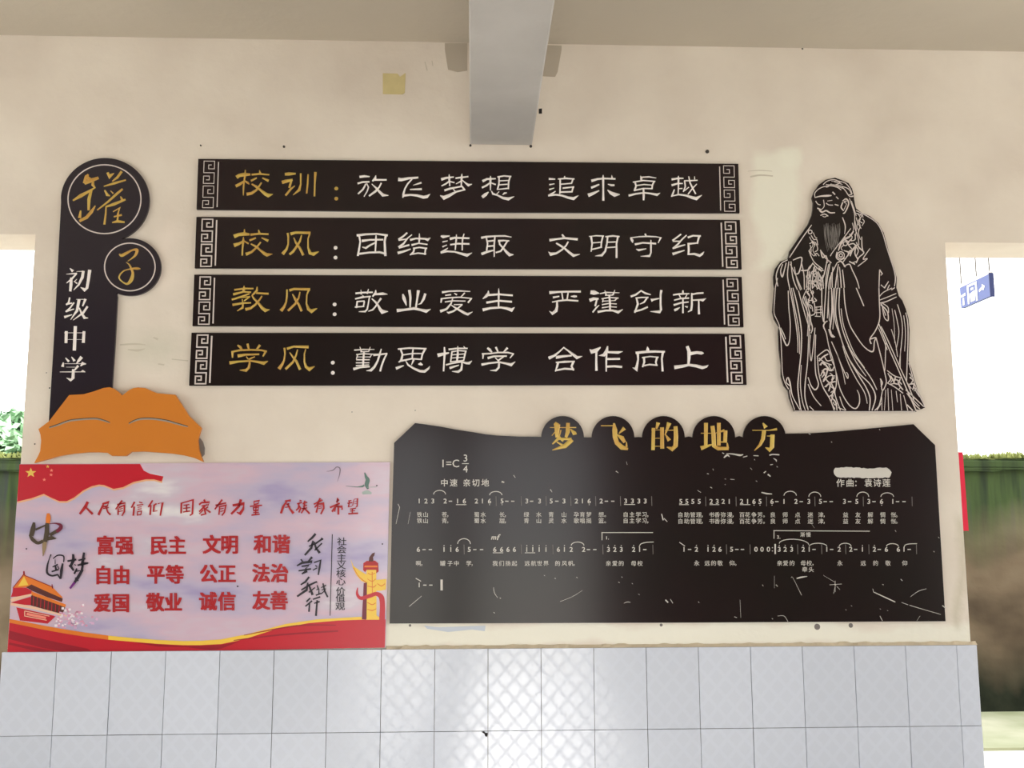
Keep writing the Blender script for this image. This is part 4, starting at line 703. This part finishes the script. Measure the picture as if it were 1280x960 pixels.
# white over-painted strip and scratches
def rag(pts, seed, amp):
    r_ = random.Random(seed); out_ = []
    for (x0_, y0_), (x1_, y1_) in zip(pts, pts[1:]+pts[:1]):
        n_ = max(2, int(math.hypot(x1_-x0_, y1_-y0_)/2.5))
        for k in range(n_): out_.append((x0_+(x1_-x0_)*k/n_+r_.uniform(-amp, amp), y0_+(y1_-y0_)*k/n_+r_.uniform(-amp, amp)))
    return out_
b = MB(); b.face([P(x, y, L1+.0003) for x, y in reversed(rag([(1044, 584.5), (1062, 584), (1085, 585.5), (1108, 584.5), (1112, 587), (1114, 591), (1112, 597), (1085, 597.5), (1060, 597), (1046, 596.5), (1042.5, 592), (1042.5, 588)], 5, .5))])
b.build('overpaint_strip', M['print'], t)
SCR = ['497.5,630,1 499.5,634,.8 495,655,.8', '510,655,.5 513,640,.4', '627.5,602,3 630,603,2.6', '642,594,1.2 644,597,1', '688,612,2 690,615,1', '770,589,1.6 773,591,.8', '783,577,.6 784,581,.6', '511.5,758,.7 520,751,.9 527,745,.6', '~617,734,.6 618,741,.8 622,747,.6', '625,747.5,1.4 626,748,1.2', '~700,752,.5 715,746,.6 728,738,.5', '720.5,721.5,1.4 722,722.5,.8',
       '773,727.5,1 774.5,728.5,.8', '777,721,.9 778,722,.7', '680,719,.8 681,719.8,.7', '693.5,722.5,.8 694.5,723.5,.6', '790,729,1 791,730,.8', '798,742.5,.8 799.5,743.5,.7', '617,765.5,1 618.5,766.5,.8', '~780,754,.7 784,752.5,1 788,753,.7', '827,642.5,1.6 829,650,2.2', '830,648,1.4 834,652,1.4', '832,750,2.6 835,753,2.4', '838,749,1 841,754,1.4', '873,752,1.2 874,753.5,.8',
       '~905,572,2 909,569,3 912,571,1', '903,566,1.4 905,567,1.4', '~908,567,1 916,567.5,2 925,569,3 929,568,1', '~929,571.5,1.4 934,570,1.6', '942,569.5,1.4 948,569.8,1.8', '943,574,1.2 943.5,575,1', '~962,569,2.4 966,568,2 974,568.5,2', '~967,573,1 970,575,2 970.5,577,1', '963,581,1.4 966,580.5,1', '971,583,.9 972,584,.9', '955,591,2.4 957.5,589,1.2', '960,593,2.8 963,595.5,2', '884,592,1.4 886,592.5,1', '891,586,.8 892,588,.6', '906,598.5,.8 907.5,599,.8', '913,599,1 918,599.5,1', '906,605.5,.9 907,606,.7', '888,609,1.4 890,610,1.2',
       '872,613,.8 876,615.5,.8', '952,615.5,2 958,617,2.4 965,617.5,1.4', '945,601,1 946.5,602,.8', '938,585,.9 940,587,.8', '~989,722,.6 991,722,.4 998,736,.6 1002,744,.7', '~996,723,2 1002,721.5,2.4 1009,720.5,.8', '953,731,1 954,732.5,1', '970,731,1.4 972,733,1.2', '968,720,.4 968,735,.4', '1029,719,.4 1044,728,.6', '1037,731,.8 1052,730,.8', '1044,726,.8 1044,740,.6', '1042,742,.7 1044,733,.8', '1046,733,.8 1050,737,.6', '1043.5,730.5,3 1045,731,2',
       '1091,736,.8 1092,740,.8', '~1092,740,1.2 1105,746,1.8 1119,752.5,1.6', '1127,753,.7 1135,756,1', '~1137,756.5,1 1155,762,.8 1176,768,.7', '~1138,746,.5 1148,739,.8 1158,736,.6', '1103,730.5,1.2 1104.5,731,1', '1126,724,1.2 1128,726,.8', '1119,663,.8 1120,664.5,.8', '1173,671.5,.9 1174,672.5,.9', '1167,689,1 1168,690,.8', '1150,770,.6 1146,776,.4', '~1100,770,1 1103,776,1', '925,750,.5 926,772,.5', '918,771,1.2 921,772,1', '~972,770,.6 980,770,.8 985,777,.8', '965,773,1 966,774,1', '1057,762,1 1058,762.5,.8', '1064,757,.9 1065,757.8,.8', '1100,761,.9 1101,761.6,.8', '1109,763,.7 1110,763.5,.7', '1178,757,1.6 1182,760,2', '1014,654,.4 1018,660,.3', '1039,552,1 1040,553,1', '1099,536.5,1 1100,537.5,1', '1011,542,1.6 1013,543,1.4']
for i in range(0, len(SCR), 6):
    b = MB()
    for s in SCR[i:i+6]: stroke(b, parse(s, 0, 0, 1), L1+.0002, wk=.72, ext=.3)
    tag(b.build('scratches', M['print'], t), kind='stuff')
# mastic drips below the board
for x, y, r in ((512.5, 781.8, .005), (1021.5, 783.5, .012), (1063.5, 781.8, .009), (826.5, 781.3, .006)): blob('wall_stain', x, y, r, M['edge'], None, .001, parent=wall)

# ------------------------------------------------------------------ cut-out of the robed scholar
t = empty('scholar_cutout', P(1060, 380, 0)); tag(t, 'black cutout figure of a bearded robed scholar with white engraved lines', 'sign board')
sF = 220/1280
fo = lambda L_, oy: [(950+x*sF, oy+y*sF) for x, y in L_]
ol = fo([(545, 70), (600, 90), (645, 110), (670, 150), (682, 195), (685, 230), (692, 270), (700, 295), (740, 325), (800, 350), (860, 400), (900, 470), (925, 560), (945, 640), (975, 720), (995, 800), (992, 870), (1010, 930)], 210) + \
     fo([(1000, 45), (1035, 90), (1060, 150), (1080, 220), (1088, 300), (1085, 420), (1080, 530), (1100, 580), (1125, 670), (1150, 750), (1190, 830), (1200, 870), (1165, 885), (1130, 880), (1138, 900), (700, 901), (250, 897), (245, 880), (215, 800), (205, 745), (175, 710), (155, 640), (155, 560), (140, 450), (135, 330), (138, 280), (105, 225), (92, 170), (98, 90), (106, 0)], 360) + \
     fo([(100, 840), (98, 790), (112, 730), (150, 680), (203, 660), (215, 605), (280, 510), (350, 410), (378, 340), (385, 300), (388, 250), (378, 215), (395, 170), (430, 120), (480, 85)], 210)
slab('panel', ol, .0006, BD, M['panel'], t)
FA = ["~400,215 400,180 440,145 500,130 560,135 610,150", "~460,120 490,95 540,85 580,105 540,125 480,120", "~520,120 580,130 640,150 665,190 645,195", "~570,95 620,110 655,150 670,190", "~600,140 625,170 650,205 678,205,14", "490,135,18 520,118,14", "~480,140 510,130 560,140 590,160", "~540,100,5 570,110 600,120", "~520,95,5 560,98 590,112",
 "~400,215 440,205,12 490,202,18 520,200,8", "528,175,12 545,192,12", "555,210,10 570,225,10", "545,265,10 570,272,10", "~405,240 420,262 440,268", "~480,255 500,268 530,270", "~490,240,6 525,235,6", "~462,232,7 466,280 440,310 462,318", "418,292,14 440,302,12", "~430,305,10 450,322,12 480,310,12 510,325,12 545,325,8", "~440,345 470,335,10 495,350", "~455,350,6 470,356,6 485,350,6",
 "~600,240 628,225,12 645,260,12 620,320,10 605,330", "~602,250,12 590,285,12 608,310", "~612,250,6 628,262 612,300", "610,245,10 630,240,10", "~650,220,7 672,280,8 688,340,8 690,430,8 712,500,8 720,560,6", "~665,240,6 685,300,8 700,350,6", "~600,360 620,420,10 615,480,5", "~700,330 740,345 720,380 745,400", "~700,360 712,400 735,440", "~710,330,6 730,370 705,420 720,460", "~690,380,6 700,450 690,520", "~725,350,6 740,330,6 750,360,6",
 "~375,415 300,520,9 215,650,9", "~372,490 392,520 412,520 420,560", "~360,550 400,540 420,590 400,610", "~355,600 375,650 400,690 455,735,10", "~360,500,6 385,560 360,600 390,640", "~400,560,6 385,600 410,640", "~380,530,14 400,560,14", "~440,595 455,650,12 480,640,12 490,690,8", "~480,650 500,680", "440,600,12 470,640,12", "470,650,10 520,690,8",
 "~660,440 600,520 530,610 512,640", "~680,460,14 650,500,16 600,530,18 570,600,10", "~640,560,8 680,550,10 700,580,8 650,605,10 640,640,8", "~690,480 692,520 662,530", "~600,690,8 650,620,10 700,565,8", "~700,540 722,580,12 755,615,10 720,650,10 700,690,10", "~740,500 742,570,10 750,610", "~800,585,6 750,660,9 780,660,8 712,715,9", "~610,715 650,700,10 670,740,9 710,830,9 740,960,8", "650,680,12 690,700,12", "700,680,10 670,690,8", "~640,500,8 620,520,14 650,540,8", "~670,510,6 640,550,10 680,600,6", "~700,560,16 690,620,10 710,660,12", "~655,640,12 670,600,14 690,570,8", "~560,610,8 555,650,10 580,670,8 615,655,10", "~610,600,8 640,610,14",
 "~700,310 780,350,9 850,400,9 890,470,9 920,570,9 942,640,9 972,730,10 985,800,10 978,860,8",
 "~870,740,9 866,850,8 865,960,8", "870,740,12 890,770,10 878,780,8", "935,825,8 905,872,12 880,850,10", "~942,850,8 905,920,8 870,950,8", "~870,930 925,905,9 980,870,9", "~880,955 960,915,8 995,905,8", "~865,945,8 930,935,8 1000,905,7",
 "~130,860,8 118,780,9 150,700,9 200,668,9", "~165,700 150,750,9 162,790,14 178,740,9 190,690", "~210,680 200,780,9 215,870,9 240,960,9", "~225,680,9 240,800,9 280,900,10 330,960,10", "~240,670 300,650,12 300,700,10 280,765,12 250,768,9", "~220,700,8 260,780,8 310,900,10 340,960,10", "~300,680,8 320,780,9 325,900,9 350,960,10", "~300,745,12 350,740,12 385,690,8",
 "~380,700,8 350,740,9 340,850,10 330,960,10", "~385,695,8 430,740,10 462,745,9", "~392,720,8 380,850,9 390,960,9", "~490,655 470,760,10 445,850,10 450,960,10", "~512,680 490,800,10 470,960,10", "~560,690 510,800,10 500,900,9 505,960,10", "~570,700 550,850,10 545,960,10", "~578,720 590,850,10 590,960,10", "~600,740 612,850,9 620,960,9", "~560,690 590,680,12 620,720,12", "~105,960,6 110,880,7 128,800,7"]
FB = ["~112,0,7 105,100,7 102,180,7 122,230,7 142,280,7 152,380,7 158,500,7 164,620,7 182,690,7 208,735,7", "~205,20 210,150 220,260 215,380 195,418,12 170,370 140,285", "~150,290 175,340 185,372", "~215,0,9 235,100,9 260,250,9 275,380,9 275,470,6", "~240,0 270,120,10 300,300,10 300,450,10 285,600,10 275,720,10 290,850,10 300,890,9", "~330,60 360,200,9 352,400,8 345,550,8 328,700,10 328,800,10 350,885,10", "~345,0 312,80 335,150 380,280,10 370,330,9", "~280,20,9 330,200,9 365,310,9", "~350,90 390,100,9 400,180,9 372,200,9", "~360,120 378,135 384,170", "~400,290 388,420,8 372,530,8 360,430,7 368,340,7", "~405,340 400,500,8 405,620,9 425,700,10 402,740,12 372,710,9 350,650,8", "~205,650,10 218,690,14 235,780,8 270,850,8 290,885,8", "~200,650,9 190,685,8 215,710,8", "~350,700,8 390,790,8 445,858,7", "~360,860 390,890",
 "400,140,9 450,135,9", "400,160,7 450,155,7", "400,180,8 455,178,8", "400,205,8 440,207,8", "412,135,6 412,205,6", "440,130,6 442,200,6",
 "~450,0,9 450,120,9 462,240,12 490,240,10", "~485,240,8 462,275,12 482,330,8 500,420,8 530,520,8 555,620,8 585,740,9 640,840,9 692,877,10 722,840,10 722,780,8 706,742,6", "~480,0 470,150,9 465,250,9", "~520,0 525,150,14 515,250,14 510,320,9 535,350,12", "~500,300,10 520,350,14 545,355,8", "~560,0,9 550,150,9 560,250,10 600,400,10 650,520,10 720,640,10 770,720,10 800,800,11 795,890,10", "~580,0,9 575,150,9 600,300,9 660,450,9 740,560,8 810,660,8 850,740,8", "~590,150,7 610,280,7 680,460,7 760,580,7", "~650,520,9 720,620,9 800,700,10 840,790,11 815,890,10", "~610,0 620,130,9 650,260,9 700,350,9 760,430,9 820,462,12 832,390,10 842,362,12 800,372,10", "~700,0,9 730,70,9 755,130,9", "~520,390 560,480 600,580 636,655,9 640,630,7 628,612,6", "~500,20,8 495,120,8 490,220,8", "~535,0,7 530,100,7 535,200,7 530,300,8", "~620,700,6 600,600,6 560,480,6",
 "~415,500,9 450,470,9 485,450,10 505,470,9 520,520,8 550,600,8 555,700,9 545,770,9 585,890,9", "~418,500,9 428,620,9 458,720,10 510,810,10 540,890,9", "~430,530,14 460,500,14 495,480,12", "~430,510,10 470,540,8 520,560,10", "~440,560,16 460,540,12 500,590,16", "~440,640,8 470,590,14 520,600,14 540,570,8", "~460,680,14 500,640,8 545,640,8", "~470,720,8 510,690,16 550,680,8", "~490,600,14 480,660,10 510,700,14 500,750,12", "~520,720,8 540,740,16 520,790,8 550,830,14 560,890,8", "~500,790,8 530,780,10 520,830,8 545,880,8", "~470,500,8 490,530,10 530,520,8", "~450,600,8 470,620,12 450,650,8", "~540,650,12 520,690,10 545,740,12", "570,870,8 620,890,8", "~580,790,8 600,850,8 625,890,8",
 "~865,0,9 868,100,9 872,200,9 862,260,10 835,318,10 800,370,10 808,405,12", "~870,110,10 920,98,10 992,65,9", "~870,88,8 930,65,8 990,40,8", "~870,60 900,30 960,0", "~878,120,12 925,170,10 932,235,10 905,215,8 890,140,8", "~880,110,8 900,160,8 915,200,8", "~890,110,8 930,140,8 935,180,8", "~865,262 920,400,9 1000,580,9 1060,720,10 1135,890,12", "~880,280 930,380,9 1010,560,8 1070,690,9 1120,810,9", "~862,290,6 900,380,8 925,450,8", "~845,365,10 880,500,9 908,620,9 918,690,9 890,745,9 878,665,8", "~915,400,8 912,500,8 908,600,8", "~875,660,10 890,690,10 880,720,8",
 "~980,160 1000,250,7 1010,330,7 990,450,6", "~1000,120 1028,220,7 1035,330,7 1012,560,7", "~960,150,5 975,260,5 980,400,5", "~1060,180,8 1075,260,9 1076,400,9 1070,550,9 1066,680,9", "~1022,440,6 1020,580,6", "~925,600 980,640,9 1035,655,8", "~925,690 980,720,9 1040,765,9", "~930,620,7 950,660,12 930,690,8", "~950,640,14 975,690,10 940,700,8", "~985,650,14 975,690,12 1010,700,10", "~1020,660,8 1010,700,14 1040,740,10", "~960,670,8 1000,670,10 1030,700,10",
 "~1082,545,9 1098,600,9 1120,680,9 1150,760,9 1192,845,9 1195,865,8", "~1090,650,12 1110,670,8 1095,700,12", "~1085,700,10 1120,700,12 1110,740,10", "~1120,720,10 1140,760,8 1160,790,8", "~1060,740,10 1110,785,9 1190,862,9", "~1068,765,8 1130,850,9 1165,882,9", "~1070,690,12 1100,730,10", "885,790,7 887,890,7", "915,740,6 905,890,6", "930,730,6 936,890,7", "955,740,5 966,890,6", "990,750,8 1000,830,6", "1020,770,7 1030,890,7", "1045,780,7 1075,890,9", "1070,850,12 1110,890,12", "~890,750,9 868,850,9 835,890,9", "~880,840,8 850,890,8", "~250,895,7 700,899,7 1130,897,7", "~215,740,7 225,800,7 252,885,7"]
for nm_, L_, oy in (('engraved_lines', FA, 210), ('engraved_lines', FB, 360)):
    for i in range(0, len(L_), 12):
        m_ = MB()
        for s in L_[i:i+12]: stroke(m_, [p for p in parse(s, 950, oy, sF, 8) if oy == 360 or p[1] < 363], L1, wk=.78)
        tag(m_.build(nm_, M['line'], t), kind='stuff')
FX = (["~250,720,5 270,820,6 300,900,6 325,960,5", "~270,800,5 290,880,6 310,960,5", "~455,780,5 460,860,6 462,960,5", "~520,760,6 515,860,6 522,960,6", "~530,720,6 525,820,6 532,960,6", "~562,760,5 568,860,5 568,960,5", "~500,700,5 480,800,6 478,900,6",
  "~360,750,6 352,850,6 356,960,6", "~372,760,5 366,850,6 372,960,6", "~405,760,5 415,800,6 430,860,5", "~420,750,5 440,790,6 442,850,5", "~340,880,5 345,920,6 352,960,5", "~690,560,6 715,600,7 700,640,6", "~600,600,6 590,580,6 610,560,6", "~650,480,6 670,500,6 660,530,6", "~620,500,6 600,540,6 575,580,5",
  "~715,380,5 728,420,5 716,470,5 730,520,5", "~672,400,5 680,440,5 670,480,5", "~745,370,5 758,390,5 742,420,5", "~388,470,5 400,500,5 415,510,5", "~365,560,5 372,600,5 366,640,5", "~395,640,6 412,620,6 430,640,6"],
 ["~228,0,5 250,130,6 275,260,6 288,380,6 288,480,5", "~318,60,5 340,150,6 350,260,6 345,350,5", "~335,100,5 362,180,6 372,270,5", "~345,30,6 362,60,6 350,110,6 372,150,6", "~370,30,6 385,60,6 372,90,5", "~500,40,5 498,140,6 505,240,6", "~545,0,5 540,120,6 545,230,6 575,330,6 620,450,5", "~512,240,6 508,290,6 520,330,5", "~300,560,5 294,700,6 308,820,6 330,890,5", "~640,420,5 700,540,6 770,640,5", "~600,420,5 640,540,6 700,660,6 760,760,6 780,840,5",
  "~945,640,5 965,660,6 950,690,5", "~1000,680,5 1020,720,6 1005,740,5", "~1085,620,5 1100,640,6 1095,660,5", "~1110,690,5 1135,720,6 1120,750,5", "~1085,780,5 1120,820,6 1160,860,5", "~955,300,5 985,400,5 1000,500,5", "~1045,200,5 1058,320,5 1052,460,5", "~435,560,6 450,545,6 470,560,6", "~455,610,6 475,640,7 460,670,6", "~500,560,6 515,590,6 535,600,6", "~480,720,6 500,700,7 520,720,6", "~515,760,6 535,750,7 545,780,6", "~530,830,6 545,850,7 560,840,6", "~510,620,6 530,640,7 520,670,6"])
for L_, oy in zip(FX, (210, 360)):
    m_ = MB()
    for s in L_: stroke(m_, [p for p in parse(s, 950, oy, sF, 8) if oy == 360 or p[1] < 363], L1)
    tag(m_.build('fine_lines', M['line'], t), kind='stuff')
m_ = MB(); rnd = random.Random(8)
for i in range(26):                                    # beard
    x = 470+i*4.4; y0_ = rnd.uniform(400, 450); y1_ = rnd.uniform(540, 610)
    stroke(m_, parse('~%f,%f,2.5 %f,%f,4 %f,%f,2' % (x+rnd.uniform(-6, 6), y0_, x+rnd.uniform(-4, 4), (y0_+y1_)/2, 525+(x-525)*.6, y1_), 950, 210, sF), L1)
tag(m_.build('beard_lines', M['faint'], t), kind='stuff')
m_ = MB()
for cx, cy, r, oy in ((365, 465, 14, 210), (620, 550, 15, 210), (588, 635, 26, 210), (588, 635, 12, 210), (350, 790, 12, 210), (405, 780, 12, 210), (420, 815, 10, 210), (385, 830, 9, 210)):
    stroke(m_, [(950+x*sF, oy+y*sF, 1.15) for x, y in ell(cx, cy, r, r, n=16)], L1, ext=0)
for i in range(34):                                    # brocade between the sleeves
    x = rnd.uniform(335, 440); y = rnd.uniform(710, 960) if x < 400 else rnd.uniform(720, 850)
    stroke(m_, parse('~%f,%f,6 %f,%f,8 %f,%f,5' % (x, y, x+rnd.uniform(-16, 16), y+rnd.uniform(5, 22), x+rnd.uniform(-8, 18), y+rnd.uniform(20, 40)), 950, 210, sF), L1)
tag(m_.build('robe_pattern', M['line'], t), kind='stuff')

# ------------------------------------------------------------------ beyond the openings
o = MB(); pts = [(1199.4, 565), (1203.4, 565), (1211.5, 663.5), (1206, 663)]
f_ = [P(x, y, -.242) for x, y in pts]; x0_ = XR-.12
o.prism([(x0_, .242, f_[0].z), (f_[1].x, .242, f_[1].z), (f_[1].x+.004, .242, f_[2].z), (x0_, .242, f_[2].z)], [(x0_, .25, f_[0].z), (f_[1].x, .25, f_[1].z), (f_[1].x+.004, .25, f_[2].z), (x0_, .25, f_[2].z)])
tag(fixn(o.build('red_sheet', M['redb'])), 'narrow crimson sheet showing past the right edge of the wall', 'sheet')
XS = ray(1240.6, 340).x/ray(1240.6, 340).y*5.0
t = empty('hanging_sign', PX(1220, 365, XS)); tag(t, 'small blue sign with white marks hanging in the right opening', 'sign')
fq = [PX(*p, XS) for p in ((1199.5, 359), (1236, 343.5), (1236, 374.5), (1199.5, 383))]
yn, yf = fq[1].y, fq[0].y; zt, zb = (fq[0].z+fq[1].z)/2, (fq[2].z+fq[3].z)/2
b = MB(); b.box((XS, yn, zb), (XS+.02, yf, zt)); b.build('sign_box', M['blue'], t)
b = MB(); b.box((XS-.002, yn-.004, zb-.005), (XS+.024, yn, zt+.006)); b.build('end_cap', M['navy'], t)
b = MB(); b.box((XS-.001, yn, zt), (XS+.021, yf, zt+.018)); b.build('top_rail', M['signw'], t)
def signpt(u, v): return (XS-.0015, yf+(yn-yf)*u, zt+(zb-zt)*v)
def sq(m, pts): m.face([signpt(u, v) for u, v in pts])
b = MB()
for p in ([(.26, .06), (.60, .06), (.60, .16), (.26, .16)], [(.26, .16), (.32, .16), (.32, .95), (.26, .95)], [(.54, .16), (.60, .16), (.60, .95), (.54, .95)], [(.34, .5), (.52, .42), (.5, .9), (.36, .9)], [(.38, .26), (.48, .26), (.48, .36), (.38, .36)],
          [(.66, .5), (.76, .42), (.76, .3), (.86, .45), (.8, .62), (.76, .55), (.66, .62)], [(.04, .4), (.2, .35), (.2, .48), (.04, .5)], [(.08, .55), (.14, .55), (.14, .9), (.08, .9)]): sq(b, p)
b.build('sign_lettering', M['signw'], t)
for u in (.02, .55, .98):
    p = signpt(u, 0); b = MB(); b.box((p[0]+.006, p[1]-.003, zt+.018), (p[0]+.012, p[1]+.003, ZC)); b.build('hanging_rod', M['rod'], t)
b = MB(); p0, p1 = Vector((-8, 3.4, 2.9)), Vector((9, 3.0, 2.93)); b.box((-8, 3.2, 2.888), (9, 3.206, 2.894)); tag(b.build('overhead_wire', M['rod']), 'thin wire crossing the bright sky beyond the right opening', 'wire')

COL.objects.unlink(_to); bpy.data.objects.remove(_to)
